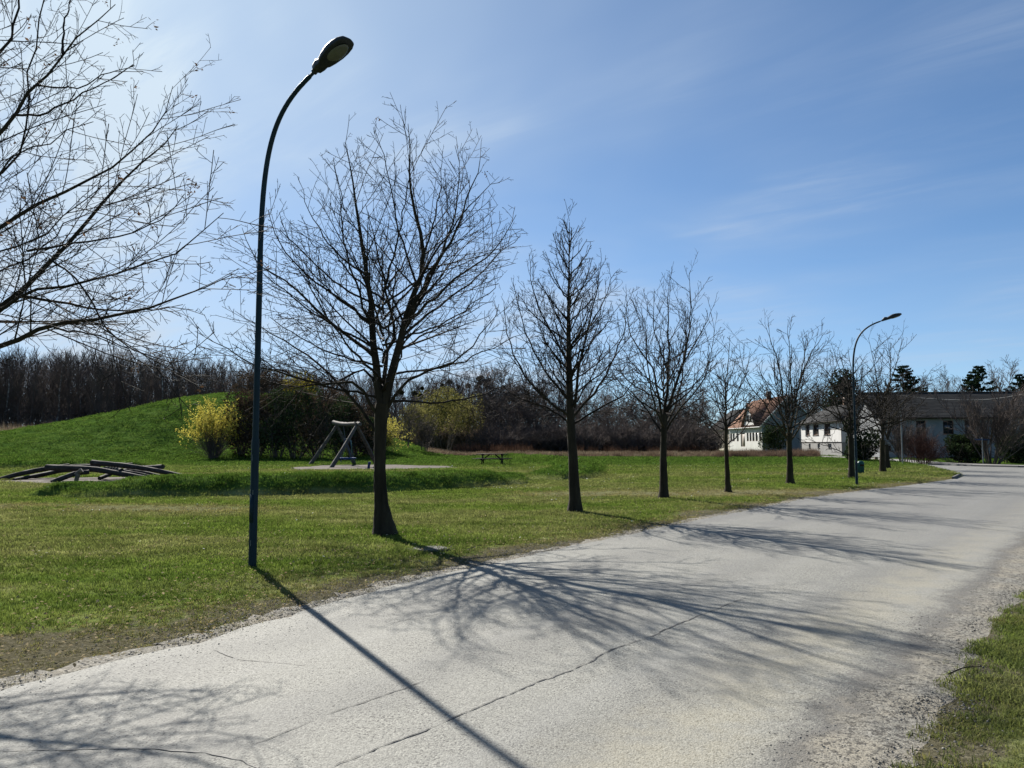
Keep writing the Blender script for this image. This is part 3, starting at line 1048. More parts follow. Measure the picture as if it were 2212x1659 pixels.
def build_grass():
    rng = np.random.default_rng(11)
    near = [tuft_mesh('grass_tuft', s, 11, 0.045, 0.050, 0.0050, 'grass_blade', 0.75) for s in (1, 2, 3)]
    far = [tuft_mesh('grass_clump', s, 26, 0.16, 0.065, 0.011, 'grass_blade', 0.75) for s in (4, 5, 6)]
    # left lawn, thinning out with distance
    n = 300000
    th = rng.uniform(-0.86, 0.80, n)
    u = rng.random(n)
    D0, D1 = 4.0, 118.0
    d = (D0 ** 0.30 + u * (D1 ** 0.30 - D0 ** 0.30)) ** (1 / 0.30)
    x, y = d * np.sin(th), d * np.cos(th)
    off = inside(x, y, ROAD_POLY) | inside(x, y, SHOULDER_POLY) | inside(x, y, PATH_POLY)
    for s in SANDS: off |= inside(x, y, s)
    Dl, sl = seg_dist(x, y, LEFT_EDGE)
    off |= (sl < 0) & (y < 60)
    x, y, d = x[~off], y[~off], d[~off]
    dt = dirtiness(x, y)
    keep = rng.random(len(x)) > smooth(0.22, 1.0, dt + (fbm(x, y, 0.45, 31) - 0.5) * 0.9) * 0.84
    dy = dryness(x, y)
    keep &= rng.random(len(x)) > dy * 0.75
    x, y, d, dt, dy = x[keep], y[keep], d[keep], dt[keep], dy[keep]
    z = ground_z(x, y)
    rough = smooth(0.08, 0.3, z) * (y < 73)
    base = 1.0 + 0.75 * smooth(0.55, 0.85, fbm(x, y, 0.6, 41))
    hs = (base * (1 - 0.62 * dt) * (1 - 0.45 * dy) + 0.75 * rough * fbm(x, y, 0.45, 43)) * rng.uniform(0.7, 1.25, len(x))
    isfar = d > 13 + 4 * (rng.random(len(x)) - 0.5)
    ws = np.where(isfar, np.clip(d / 24, 0.8, 3.2), np.clip(d / 9, 0.9, 1.6))
    hs = hs * np.where(isfar, np.clip(d / 40, 0.8, 1.5), 1.0)
    idx = np.where(isfar, 3 + rng.integers(0, 3, len(x)), rng.integers(0, 3, len(x)))
    rot = np.column_stack([rng.normal(0, 0.12, len(x)), rng.normal(0, 0.12, len(x)), rng.uniform(0, 6.283, len(x))])
    scatter('grass', np.column_stack([x, y, z]), rot, np.column_stack([ws, ws, hs]), near + far, idx, {'dry': np.clip(dt * 0.68 + dy * 0.9, 0, 1)})
    # the corner of grass on this side of the road
    n = 110000
    x, y = rng.uniform(1.2, 9, n), rng.uniform(3.0, 11, n)
    D, s = seg_dist(x, y, RIGHT_GRASS)
    D = np.where(s < 0, D, -D)
    k = (D > -0.2) & (rng.random(n) < smooth(-0.22, 0.20, D + (fbm(x, y, 0.35, 51) - 0.5) * 0.6)) & (x < 0.75 * y + 0.4)
    k &= rng.random(n) < 0.18 + 0.9 * smooth(0.36, 0.62, fbm(x, y, 0.4, 53))
    x, y = x[k], y[k]
    tall = 0.42 + 0.75 * fbm(x, y, 0.3, 55)
    rot = np.column_stack([rng.normal(0, 0.2, len(x)), rng.normal(0, 0.2, len(x)), rng.uniform(0, 6.283, len(x))])
    scatter('roadside_grass', np.column_stack([x, y, np.zeros(len(x))]), rot, np.column_stack([tall * 1.25, tall * 1.25, tall]), near,
            rng.integers(0, 3, len(x)), {'dry': 0.30 * smooth(0.5, 0.75, fbm(x, y, 0.5, 57))})


def pebble_mesh(seed, mat):
    rng = np.random.default_rng(seed)
    ph = np.arange(6) * math.pi / 3
    ring = np.column_stack([np.cos(ph), np.sin(ph), np.zeros(6)]) * rng.uniform(0.75, 1.15, (6, 1))
    V = np.vstack([ring, [[0.1, 0, 0.62]], [[0, 0, -0.4]]]) * np.array([1, 0.8, 0.8])
    T = [[i, (i + 1) % 6, 6] for i in range(6)] + [[(i + 1) % 6, i, 7] for i in range(6)]
    return mesh_from('pebble', V, None, T, mat)


def build_gravel():
    rng = np.random.default_rng(21)
    pro = [pebble_mesh(1, 'pebble_pale'), pebble_mesh(2, 'pebble_pale'), pebble_mesh(3, 'pebble_dark'), pebble_mesh(4, 'pebble_pale')]
    n = 70000
    yy = 3.0 + 17 * rng.random(n) ** 2.0
    t = rng.uniform(-0.5, 1.5, n)
    rx = np.interp(yy, RIGHT_EDGE[:8, 1], RIGHT_EDGE[:8, 0]); gx = np.interp(yy, RIGHT_GRASS[:8, 1], RIGHT_GRASS[:8, 0])
    xx = rx + (gx - rx) * t
    k = rng.random(n) < smooth(-0.45, 0.25, t) * smooth(1.5, 0.95, t) * (0.05 + 0.9 * smooth(0.40, 0.75, fbm(xx, yy, 0.8, 61)))
    x1, y1 = xx[k], yy[k]
    # loose stones along the left edge
    n = 42000
    yy = 3.5 + 22 * rng.random(n) ** 1.25
    ex = np.interp(yy, LEFT_EDGE[:12, 1], LEFT_EDGE[:12, 0])
    o = rng.normal(-0.10, 0.34, n)
    xx, yy = ex + o * RD_N[0], yy + o * RD_N[1]
    k = rng.random(n) < 0.8 * smooth(0.25, 0.65, fbm(xx, yy, 0.9, 63))
    x = np.concatenate([x1, xx[k]]); y = np.concatenate([y1, yy[k]])
    m = len(x)
    s = 0.0038 + 0.0085 * rng.random(m) ** 3
    rot = np.column_stack([rng.normal(0, .3, m), rng.normal(0, .3, m), rng.uniform(0, 6.28, m)])
    scatter('gravel', np.column_stack([x, y, np.full(m, 0.012)]), rot, np.column_stack([s, s, s]), pro, rng.integers(0, 4, m))


def build_litter():
    rng = np.random.default_rng(31)
    V = [[-.5, 0, 0], [0, -.3, .12], [.5, 0, 0.02], [0, .3, .10]]
    leaf = mesh_from('dead_leaf', V, [[0, 1, 2, 3]], None, 'leaf_litter_tan')
    n = 26000
    th, d = rng.uniform(-0.8, 0.75, n), 5.5 + 26 * rng.random(n) ** 1.25
    x, y = d * np.sin(th), d * np.cos(th)
    Dl, sl = seg_dist(x, y, LEFT_EDGE)
    k = (sl > 0) & (rng.random(n) < 0.32 + 0.6 * np.exp(-((Dl - 1.2) / 1.3) ** 2) + 0.3 * smooth(0.5, 0.7, fbm(x, y, 1.5, 71)))
    x, y = x[k], y[k]; m = len(x)
    s = rng.uniform(0.014, 0.046, m)
    rot = np.column_stack([rng.normal(0, .4, m), rng.normal(0, .4, m), rng.uniform(0, 6.28, m)])
    scatter('leaf_litter', np.column_stack([x, y, ground_z(x, y) + 0.048]), rot, np.column_stack([s, s, s]), [leaf])
    ph = np.arange(6) * math.pi / 3
    V = np.vstack([np.column_stack([np.cos(ph), np.sin(ph), np.full(6, 0.15)]), [[0, 0, 0]]])
    dm = mesh_from('daisy', V, None, [[i, (i + 1) % 6, 6] for i in range(6)], 'daisy_white')
    n = 9000
    x, y = rng.uniform(-30, 32, n), rng.uniform(8, 62, n)
    c = fbm(x, y, 3.2, 81)
    Dl, sl = seg_dist(x, y, LEFT_EDGE)
    k = (sl > 0) & (Dl > 0.8) & (rng.random(n) < 0.05 + 0.9 * smooth(0.56, 0.76, c))
    for sp in SANDS: k &= ~inside(x, y, sp)
    x, y = x[k], y[k]; m = len(x)
    s = rng.uniform(0.012, 0.020, m) * np.clip(y / 25, 1, 2.0)
    rot = np.column_stack([rng.normal(0.3, .3, m), rng.normal(0, .3, m), rng.uniform(0, 6.28, m)])
    scatter('daisies', np.column_stack([x, y, ground_z(x, y) + 0.05]), rot, np.column_stack([s, s, s]), [dm])


build_grass()
build_gravel()
build_litter()


# ------------------------------------------------------------------ street lamps
def lamp_head_rings():
    # (along the head, half width, underside height, top height)
    return [(1.08 * a, 0.90 * b, 1.0 * c, 0.92 * d) for a, b, c, d in _HEAD]


_HEAD = [(0.00, 0.035, -0.015, 0.05), (0.02, 0.072, -0.030, 0.085), (0.09, 0.085, -0.035, 0.110), (0.145, 0.080, -0.035, 0.085), (0.17, 0.105, -0.035, 0.070),
            (0.25, 0.130, -0.035, 0.095), (0.36, 0.150, -0.033, 0.120), (0.46, 0.152, -0.030, 0.105), (0.55, 0.136, -0.026, 0.080), (0.61, 0.105, -0.018, 0.052), (0.635, 0.045, 0.0, 0.022)]


def build_lamp_meshes():
    mb = MB()
    mb.tube([(0, 0, -0.1), (0, 0, 1.60), (0, 0, 1.66)], [0.052, 0.050, 0.046], 20, True)
    base = mb.mesh('base_section', 'lamp_paint', True)
    mb = MB()
    mb.tube([(0, 0, 1.63), (0, 0, 3.0), (0, 0, 4.10)], [0.041, 0.0395, 0.038], 18, True)
    mb.tube([(0, 0, 4.08), (0, 0, 4.12)], [0.0405, 0.036], 18, True)
    pole = mb.mesh('pole', 'lamp_paint', True)
    p0, p1, p2, p3 = [np.array(v) for v in ((0, 0, 4.10), (0, 0, 5.55), (0.20, 0, 6.02), (1.00, 0, 6.28))]
    t = np.linspace(0, 1, 24)[:, None]
    c = (1 - t) ** 3 * p0 + 3 * (1 - t) ** 2 * t * p1 + 3 * (1 - t) * t ** 2 * p2 + t ** 3 * p3
    arm = MB().tube(c, np.linspace(0.036, 0.029, 24), 16, True)
    d = (c[-1] - c[-2]) / np.linalg.norm(c[-1] - c[-2])
    arm.tube([c[-1] - d * 0.02, c[-1] + d * 0.14], [0.022, 0.022], 12, True)
    armm = arm.mesh('arm', 'lamp_paint', True)
    # head in its own frame: x along, z up
    ang = math.atan2(d[2], d[0]) - R(3)
    o = c[-1] + d * 0.12
    rot = np.array([[math.cos(ang), 0, -math.sin(ang)], [0, 1, 0], [math.sin(ang), 0, math.cos(ang)]])
    rings = []
    K = 20
    for (x, w, zb, zt) in lamp_head_rings():
        ring = []
        for k in range(K):
            a = 2 * math.pi * k / K
            cy, sz = math.cos(a), math.sin(a)
            yy = w * math.copysign(abs(cy) ** 0.55, cy)
            zz = zt * abs(sz) ** 0.9 if sz >= 0 else zb * abs(sz) ** 0.35
            ring.append((x, yy, zz))
        rings.append(ring)
    P = np.array(rings)
    P = np.concatenate([P, P[:, :1]], 1)
    hb = MB().grid(P[:, ::-1] @ rot.T + o)
    for r_, fl in ((P[0], 0), (P[-1], 1)):
        cc = r_[:-1].mean(0)
        V = np.vstack([r_[:-1], cc]) @ rot.T + o
        hb.add(V, t=[[k, (k + 1) % K, K] if not fl else [(k + 1) % K, k, K] for k in range(K)])
    head = hb.mesh('lamp_head', 'lamp_head_paint', True)
    # lens: shallow bowl under the head
    L = []
    for j in range(5):
        q = j / 4.0
        s = math.sqrt(1 - q * q * 0.9999)
        L.append([(0.435 + 0.172 * s * math.cos(2 * math.pi * k / 24) * (1.0 + 0.12 * math.cos(2 * math.pi * k / 24)), 0.096 * s * math.sin(2 * math.pi * k / 24), -0.036 - 0.022 * q) for k in range(25)])
    lens = MB().grid(np.array(L) @ rot.T + o).mesh('lens', 'lamp_glass', True)
    clamp = MB().tube([o - rot @ np.array([0.03, 0, 0]), o + rot @ np.array([0.06, 0, 0.01])], [0.040, 0.040], 14, True).mesh('clamp', 'lamp_head_paint', True)
    # service door with its rim, standing a little proud of the base section
    door = MB().box((0.0, -0.0505, 0.75), (0.055, 0.010, 0.36)).mesh('service_door', 'lamp_paint')
    rng = np.random.default_rng(3)
    chips = MB()
    for k in range(9):
        a, z = rng.uniform(-2.4, -0.7), rng.uniform(0.15, 1.5)
        w, h = rng.uniform(0.05, 0.16), rng.uniform(0.015, 0.06)
        V = [(0.0532 * math.cos(a + u), 0.0532 * math.sin(a + u), z + v) for u, v in ((-w, -h), (w, -h * .7), (w * .8, h), (-w * .7, h))]
        chips.add(V, [[0, 1, 2, 3]])
    chip = chips.mesh('worn_paint', 'lamp_paint_chip')
    return [('base_section', base), ('pole', pole), ('arm', armm), ('lamp_head', head)], lens, clamp, door, chip


def build_lamps():
    parts, lens, clamp, door, chip = build_lamp_meshes()
    dirn = math.atan2(-0.62, 0.78)
    root = thing('street_lamp', on_ground(545, 1224), 'tall dark green street lamp in the near grass, its curved arm high above the road', 'street lamp', 'street lamps along the road', dirn)
    made = {}
    for n, m in parts:
        made[n] = obj(n, m, root)
    obj('lens', lens, made['lamp_head']); obj('clamp', clamp, made['lamp_head'])
    d = obj('service_door', door, made['base_section']); d.rotation_euler = (0, 0, R(20))
    kind(obj('worn_paint', chip, made['base_section']), 'stuff')
    r2 = root.copy(); COL.objects.link(r2)
    r2['label'] = 'small far street lamp rising beside the green litter bin near the road bend'
    r2.location = tuple(on_ground(1851, 1047))
    r2.rotation_euler = (0, 0, dirn + 0.22)
    for ch in list(root.children):
        c = ch.copy(); link(c, r2)
        for g in ch.children:
            e = g.copy(); link(e, c)


build_lamps()


# ------------------------------------------------------------------ the row of bare trees
def pixel_limb(tr, L, y0, r0, r1, K=14, wob=0.012, start=None):
    """L: picture points with a depth offset from the tree (metres, positive = away)."""
    pts = [at_depth(a, b, y0 + c) for a, b, c in L]
    if start is not None:
        pts = [start] + pts
    return tr.limb(pts, r0, r1, K, wob=wob)


def grow_crown(tr, tip, spec, seed_mat='twig', sides=(6, 4, 3, 3)):
    """spec: list of (density, t0, t1, ratio, angle, sd, lift, wiggle, points, rr, rmin)."""
    P, Rr = tr.arrays()
    groups, allsets = [], []
    for k, s in enumerate(spec):
        dens, t0, t1, ratio, ang, sd, lift, wig, K, rr, rmin = s[:11]
        kw = s[11] if len(s) > 11 else {}
        P2, R2 = sprout(tr.rng, P, Rr, dens, t0, t1, ratio, ang, sd, lift, wig, K, rr, rmin, **kw)
        groups.append((P2, R2, sides[min(k + 1, len(sides) - 1)]))
        allsets.append(P2)
        P, Rr = P2, R2
    return groups, allsets


def park_tree(px, py, name_label, trunk_px, trunk_r, limbs, spec, seed, cat='tree', group='bare trees in a row along the road', bark='bark', random_limbs=None, leader=None, y_override=None, base_override=None, clusters=0):
    base = on_ground(px, py) if base_override is None else np.array(base_override, float)
    y0 = base[1]
    root = thing('bare_tree', base, name_label, cat, group)
    tr = Tree(seed)
    tp = [base - np.array([0, 0, 0.15]), base + np.array([0, 0, 0.02])] + [at_depth(a, b, y0) for a, b in trunk_px]
    tp[0][2] = -0.15
    me, p, r = trunk_mesh('trunk', np.array(tp) - base, trunk_r, bark, 14, 28, seed)
    obj('trunk', me, root)
    top = tp[-1]
    for L in limbs:
        pts, r0, r1 = L[0], L[1], L[2]
        st = np.array([np.interp(L[3], p[:, 2], p[:, 0]), np.interp(L[3], p[:, 2], p[:, 1]), L[3]]) + base if len(L) > 3 else None
        q = pixel_limb(tr, pts, y0, r0 * 0.80, r1 * 0.85, start=st)
    for i, (q, rr) in enumerate(tr.limbs):
        mb = MB(); V, Q = tubes((q - base)[None], rr[None], 9); mb.add(V, Q)
        obj('limb', mb.mesh('limb', bark if rr[0] > 0.03 else 'twig', True), root)
    n_hand = len(tr.limbs)
    if leader is not None:      # the trunk itself carries shoots too
        a = leader
        kz = np.linspace(a[0], a[1], 14)
        q = np.column_stack([np.interp(kz, p[:, 2], p[:, 0]), np.interp(kz, p[:, 2], p[:, 1]), kz]) + base
        tr.limbs.append((q, np.interp(kz, p[:, 2], r)))
    if random_limbs:            # limbs that reach towards and away from the camera
        for (n, z0, z1, l0, l1, el0, el1, rad) in random_limbs:
            for k in range(n):
                f = (k + tr.rng.random()) / n
                z = z0 + (z1 - z0) * f
                az = 2.399 * k + tr.rng.uniform(-0.5, 0.5) + seed
                ln = l0 + (l1 - l0) * f
                ln *= tr.rng.uniform(0.8, 1.15)
                el = R(el0 + (el1 - el0) * f + tr.rng.normal(0, 6))
                s = np.array([np.interp(z, p[:, 2], p[:, 0]), np.interp(z, p[:, 2], p[:, 1]), z]) + base
                h = np.array([math.cos(az), math.sin(az), 0])
                e2 = el + R(14)
                m1 = s + (h * math.cos(el) + np.array([0, 0, math.sin(el)])) * ln * 0.5
                m2 = m1 + (h * math.cos(e2) + np.array([0, 0, math.sin(e2)])) * ln * 0.5
                tr.limb([s, m1, m2], 0.8 * rad * (0.55 + 0.45 * ln / max(l0, l1)), 0.006, 14, wob=0.012)
    groups, sets = grow_crown(tr, None, spec)
    extra = tr.limbs[n_hand:]
    if leader is not None: extra = extra[1:]
    if extra:
        groups.append((np.stack([a for a, b in extra]), np.stack([b for a, b in extra]), 6))
    groups = [(P - base, Rr, s) for P, Rr, s in groups]
    obj('crown', crown_mesh('crown', groups, 'twig'), root)
    if clusters:
        tips = sets[1][:, -1] - base
        pick = tr.rng.choice(len(tips), clusters, replace=False)
        c = np.repeat(tips[pick], 7, 0) + tr.rng.normal(0, 0.028, (clusters * 7, 3)) - np.array([0, 0, 0.03])
        V, Q = leaf_faces(tr.rng, c, 0.017, 0.5, 2.4)
        o = obj('seed_cluster', mesh_from('seed_cluster', V, Q, None, 'seed_tan'), root)
        kind(o, 'stuff')
    return root, tr


def build_row_trees():
    # ---- left of the frame: trunk out of view, limbs reaching in
    b0 = np.array([-6.35, 8.1, 0.0])
    Y = 8.1
    L0 = [
        ([(0, 748, -0.2), (97, 705, -0.4), (194, 685, -0.5), (301, 673, -0.5), (389, 641, -0.6), (466, 617, -0.6), (508, 593, -0.6)], 0.0495, 0.0048, 2.35),
        ([(0, 675, 0.2), (29, 641, 0.2), (107, 559, 0.2), (170, 500, 0.3), (233, 428, 0.3), (301, 360, 0.3), (360, 301, 0.4), (389, 267, 0.4)], 0.0561, 0.0048, 2.5),
        ([(0, 668, -0.1), (60, 632, -0.4), (160, 607, -0.6), (272, 583, -0.8), (379, 549, -0.9), (428, 505, -1.0), (486, 457, -1.0)], 0.0330, 0.0040, 2.55),
        ([(0, 491, 0.8), (97, 442, 0.8), (194, 389, 0.9), (272, 335, 1.0), (340, 277, 1.0), (374, 185, 1.0)], 0.0429, 0.0040, 3.1),
        ([(0, 296, 0.3), (29, 248, 0.3), (73, 185, 0.3), (136, 117, 0.4), (194, 63, 0.4), (248, 10, 0.4)], 0.0462, 0.0048, 3.6),
        ([(30, 248, 0.3), (97, 243, 0.1), (194, 194, -0.1), (291, 141, -0.2)], 0.0185, 0.0040),
        ([(73, 185, 0.3), (160, 190, 0.1), (230, 160, 0.0), (291, 141, -0.1)], 0.0145, 0.0040),
        ([(136, 117, 0.4), (138, 63, 0.5), (155, -10, 0.6)], 0.0185, 0.0064),
        ([(29, 641, 0.2), (121, 651, 0.5), (243, 671, 0.7), (330, 665, 0.8), (420, 668, 0.9)], 0.0238, 0.0040),
        ([(107, 559, 0.2), (170, 612, -0.2), (233, 710, -0.6), (291, 758, -0.8), (369, 782, -0.9), (461, 778, -1.0)], 0.0158, 0.0040),
        ([(60, 542, 0.0), (146, 530, -0.5), (272, 505, -0.8), (364, 466, -1.0), (403, 423, -1.1)], 0.0185, 0.0040),
        ([(0, 374, 1.4), (49, 311, 1.4), (73, 97, 1.5), (110, -60, 1.5)], 0.0231, 0.0080, 4.0),
        ([(0, 112, -0.6), (29, 39, -0.6), (63, -70, -0.6)], 0.0264, 0.0096, 4.5),
        ([(0, 540, -1.0), (60, 530, -1.2), (150, 470, -1.6), (240, 390, -1.8)], 0.0198, 0.0040, 2.9),
        ([(-10, 590, 0.7), (80, 540, 0.9), (150, 480, 1.2), (250, 440, 1.4)], 0.0231, 0.0040, 2.8),
        ([(97, 705, -0.4), (180, 720, -0.8), (260, 745, -1.0), (330, 800, -1.2)], 0.0145, 0.0040),
        ([(-60, 470, -0.6), (30, 330, -0.8), (90, 310, -0.9), (200, 260, -1.0)], 0.0231, 0.0040, 3.3),
        ([(-300, 600, -1.2), (-200, 300, -2.2), (-60, 60, -2.6)], 0.0396, 0.0080, 3.0),
        ([(-420, 640, -0.3), (-600, 420, -0.6), (-700, 150, -0.8)], 0.0462, 0.0080, 2.7),
        ([(-330, 600, 1.0), (-420, 350, 2.2), (-400, 50, 2.8)], 0.0462, 0.0080, 2.9),
        ([(-300, 740, -0.6), (-420, 650, -1.2), (-560, 560, -1.6), (-680, 480, -1.8)], 0.040, 0.005, 2.3),
        ([(-300, 760, 0.5), (-440, 700, 1.0), (-600, 640, 1.3), (-740, 560, 1.5)], 0.040, 0.005, 2.2),
        ([(-270, 500, 0.3), (-380, 330, 0.6), (-500, 180, 0.8), (-560, 40, 0.9)], 0.036, 0.005, 3.4),
        ([(-250, 420, -0.4), (-330, 200, -0.7), (-380, 0, -0.9), (-390, -150, -1.0)], 0.034, 0.005, 3.9),
        ([(-190, 330, 0.4), (-130, 150, 0.7), (-90, 0, 0.8), (-80, -160, 0.8)], 0.034, 0.005, 4.3),
        ([(-215, 250, 0.2), (-260, 60, 0.6), (-270, -120, 0.8), (-265, -240, 0.8)], 0.030, 0.005, 4.8),
        ([(-200, 200, -0.2), (-160, 20, -0.5), (-150, -140, -0.6), (-155, -260, -0.6)], 0.030, 0.005, 5.0),
    ]
    spec0 = [(4.4, 0.16, 1.0, 0.38, 38, 10, 0.10, 0.035, 9, 0.36, 0.0036, dict(lmax=1.6, taperk=0.6)),
             (7.2, 0.08, 1.0, 0.40, 44, 12, 0.12, 0.06, 6, 0.55, 0.0029, dict(lmax=0.6)),
             (12.0, 0.15, 1.0, 0.28, 50, 16, 0.10, 0.11, 4, 0.7, 0.0024, dict(lmin=0.04, lmax=0.17))]
    root, tr = park_tree(0, 0, 'big bare tree cut off by the left edge, branches with dried seed bunches reaching in', [(-232, 850), (-222, 650), (-205, 480), (-215, 300), (-200, 120), (-205, -40)],
                         [0.17, 0.15, 0.13, 0.115, 0.095, 0.075, 0.05, 0.03, 0.012], L0, spec0, 5, base_override=b0, clusters=130, leader=(3.0, 6.6))
    # ---- first whole tree, beside the lamp
    L1 = [
        ([(825, 880, 0), (814, 803, 0.05), (804, 708, 0.1), (797, 593, 0.15), (787, 555, 0.15), (778, 498, 0.2), (768, 414, 0.2), (745, 307, 0.25)], 0.105, 0.006),
        ([(829, 862, 0.05), (837, 765, 0.25), (852, 727, 0.35), (829, 600, 0.5), (812, 530, 0.6), (790, 440, 0.6)], 0.055, 0.006),
        ([(830, 878, 0), (856, 765, 0), (871, 708, 0), (902, 620, -0.05), (915, 555, -0.1), (911, 513, -0.1), (888, 421, -0.1), (886, 269, -0.1)], 0.105, 0.006),
        ([(871, 708, 0), (928, 593, -0.3), (960, 548, -0.4), (986, 498, -0.5), (1015, 420, -0.6), (1039, 345, -0.6)], 0.055, 0.006),
        ([(866, 722, 0), (905, 660, 0.4), (940, 580, 0.7), (975, 490, 0.9), (990, 400, 1.0), (986, 312, 1.0)], 0.045, 0.006),
        ([(822, 905, 0), (776, 830, -0.2), (738, 826, -0.3), (699, 830, -0.4), (562, 792, -0.6), (470, 742, -0.8), (436, 719, -0.8)], 0.040, 0.005),
        ([(818, 850, 0), (800, 806, 0.0), (772, 799, 0.1), (740, 820, 0.2), (640, 838, 0.3), (560, 815, 0.4), (466, 792, 0.5)], 0.034, 0.005),
        ([(818, 935, 0), (758, 860, 0.3), (699, 795, 0.6), (640, 750, 0.8), (569, 711, 1.0), (508, 670, 1.2)], 0.042, 0.005),
        ([(814, 776, 0.05), (718, 700, 0.3), (638, 624, 0.5), (590, 592, 0.6), (562, 574, 0.6), (518, 490, 0.7)], 0.046, 0.005),
        ([(800, 700, 0.1), (730, 640, -0.3), (660, 590, -0.6), (600, 520, -0.8), (578, 450, -0.9)], 0.034, 0.005),
        ([(795, 600, 0.15), (745, 560, 0.5), (700, 510, 0.8), (665, 450, 1.0), (650, 390, 1.0)], 0.028, 0.005),
        ([(838, 880, 0), (878, 825, -0.1), (909, 807, -0.2), (986, 776, -0.3), (1051, 711, -0.4), (1081, 660, -0.4)], 0.040, 0.005),
        ([(871, 708, 0), (940, 640, -0.5), (1000, 590, -0.7), (1060, 550, -0.8), (1100, 490, -0.8), (1116, 462, -0.8)], 0.040, 0.005),
        ([(866, 730, 0), (950, 660, 0.4), (1030, 600, 0.7), (1090, 540, 0.8), (1127, 508, 0.9)], 0.036, 0.005),
        ([(856, 765, 0), (920, 720, 0.6), (990, 690, 0.9), (1060, 650, 1.1)], 0.030, 0.005),
        ([(905, 600, 0), (960, 520, -0.2), (1010, 450, -0.3), (1060, 400, -0.4), (1080, 395, -0.4)], 0.030, 0.005),
        ([(915, 555, -0.1), (940, 470, 0.3), (950, 400, 0.5), (955, 330, 0.5)], 0.026, 0.005),
        ([(804, 708, 0.1), (770, 620, -0.4), (745, 520, -0.7), (735, 430, -0.8), (720, 340, -0.9)], 0.030, 0.005),
        ([(902, 620, 0), (870, 530, -0.4), (850, 440, -0.6), (835, 360, -0.7), (815, 290, -0.7)], 0.028, 0.005),
    ]
    rl = [(22, 2.3, 4.4, 2.9, 2.0, 14, 40, 0.032)]
    spec1 = [(4.6, 0.16, 1.0, 0.50, 46, 10, 0.16, 0.035, 9, 0.36, 0.0042, dict(lmax=1.9, taperk=0.72)),
             (5.6, 0.12, 1.0, 0.42, 46, 12, 0.16, 0.06, 6, 0.55, 0.0036, dict(lmax=0.75)),
             (9.5, 0.20, 1.0, 0.25, 50, 14, 0.10, 0.09, 3, 0.8, 0.0031, dict(lmin=0.04, lmax=0.15))]
    park_tree(831, 1156, 'largest bare tree in full view, forking into two main stems beside the near lamp', [(822, 1060), (821, 960), (823, 900), (826, 872)],
              [0.175, 0.165, 0.125, 0.108, 0.103, 0.105, 0.112, 0.118], L1, spec1, 7, random_limbs=rl, clusters=14)
    # ---- second: a narrow lime with one straight leader
    L2 = [([(1240, 880, 0), (1252, 790, 0), (1275, 690, 0), (1290, 620, 0), (1300, 560, 0)], 0.05, 0.006),
          ([(1235, 905, 0), (1180, 860, -0.2), (1120, 790, -0.3), (1093, 700, -0.4), (1090, 650, -0.4)], 0.045, 0.006),
          ([(1238, 900, 0), (1290, 840, 0.2), (1330, 760, 0.3), (1352, 690, 0.4), (1356, 640, 0.4)], 0.045, 0.006),
          ([(1232, 870, 0), (1170, 790, 0.3), (1130, 700, 0.4), (1108, 610, 0.5)], 0.04, 0.006),
          ([(1236, 915, 0), (1180, 880, 0.2), (1120, 860, 0.3), (1070, 820, 0.4)], 0.035, 0.006),
          ([(1240, 915, 0), (1300, 880, -0.2), (1350, 850, -0.3), (1390, 790, -0.4)], 0.035, 0.006),
          ([(1228, 780, 0), (1180, 700, -0.3), (1150, 620, -0.4), (1143, 550, -0.4)], 0.032, 0.006),
          ([(1230, 760, 0), (1290, 680, 0.3), (1320, 600, 0.4), (1335, 580, 0.4)], 0.03, 0.006)]
    spec2 = [(6.0, 0.10, 1.0, 0.42, 44, 10, 0.25, 0.040, 9, 0.38, 0.0046, dict(lmax=1.25, taperk=0.86)),
             (8.0, 0.10, 1.0, 0.42, 44, 12, 0.35, 0.07, 6, 0.55, 0.0040, dict(lmax=0.55)),
             (8.5, 0.20, 1.0, 0.28, 48, 15, 0.30, 0.10, 3, 0.8, 0.0039, dict(lmin=0.05, lmax=0.17))]
    park_tree(1243, 1106, 'bare tree with a single straight stem and pointed egg-shaped crown', [(1237, 980), (1232, 900), (1229, 780), (1228, 690), (1229, 590), (1230, 480)],
              [0.15, 0.13, 0.105, 0.092, 0.082, 0.062, 0.042, 0.026, 0.015, 0.006], L2, spec2, 9,
              random_limbs=[(40, 2.2, 6.6, 2.4, 0.45, 36, 58, 0.030)], leader=(2.4, 7.1))
    # ---- third: wide vase
    L3 = [([(1435, 895, 0), (1444, 788, 0), (1442, 694, 0), (1444, 605, 0)], 0.0638, 0.0051),
          ([(1440, 890, 0), (1473, 788, 0), (1489, 713, 0), (1491, 591, 0)], 0.0638, 0.0051),
          ([(1473, 788, 0), (1505, 737, 0.2), (1545, 657, 0.3)], 0.0340, 0.0051),
          ([(1430, 905, 0), (1412, 807, 0), (1384, 760, -0.2), (1355, 708, -0.3), (1351, 638, -0.3)], 0.0510, 0.0051),
          ([(1430, 935, 0), (1384, 868, 0.2), (1337, 821, 0.4), (1309, 779, 0.5)], 0.0340, 0.0051),
          ([(1440, 930, 0), (1468, 882, -0.2), (1510, 840, -0.3), (1538, 760, -0.4), (1545, 700, -0.4)], 0.0382, 0.0051),
          ([(1445, 800, 0), (1420, 740, 0.4), (1412, 694, 0.5), (1414, 629, 0.5)], 0.0340, 0.0051),
          ([(1436, 925, 0), (1460, 870, 0.8), (1475, 800, 1.3), (1480, 720, 1.5), (1470, 650, 1.5)], 0.0425, 0.0051),
          ([(1436, 925, 0), (1415, 880, -0.8), (1400, 800, -1.3), (1395, 720, -1.5), (1400, 650, -1.5)], 0.0425, 0.0051)]
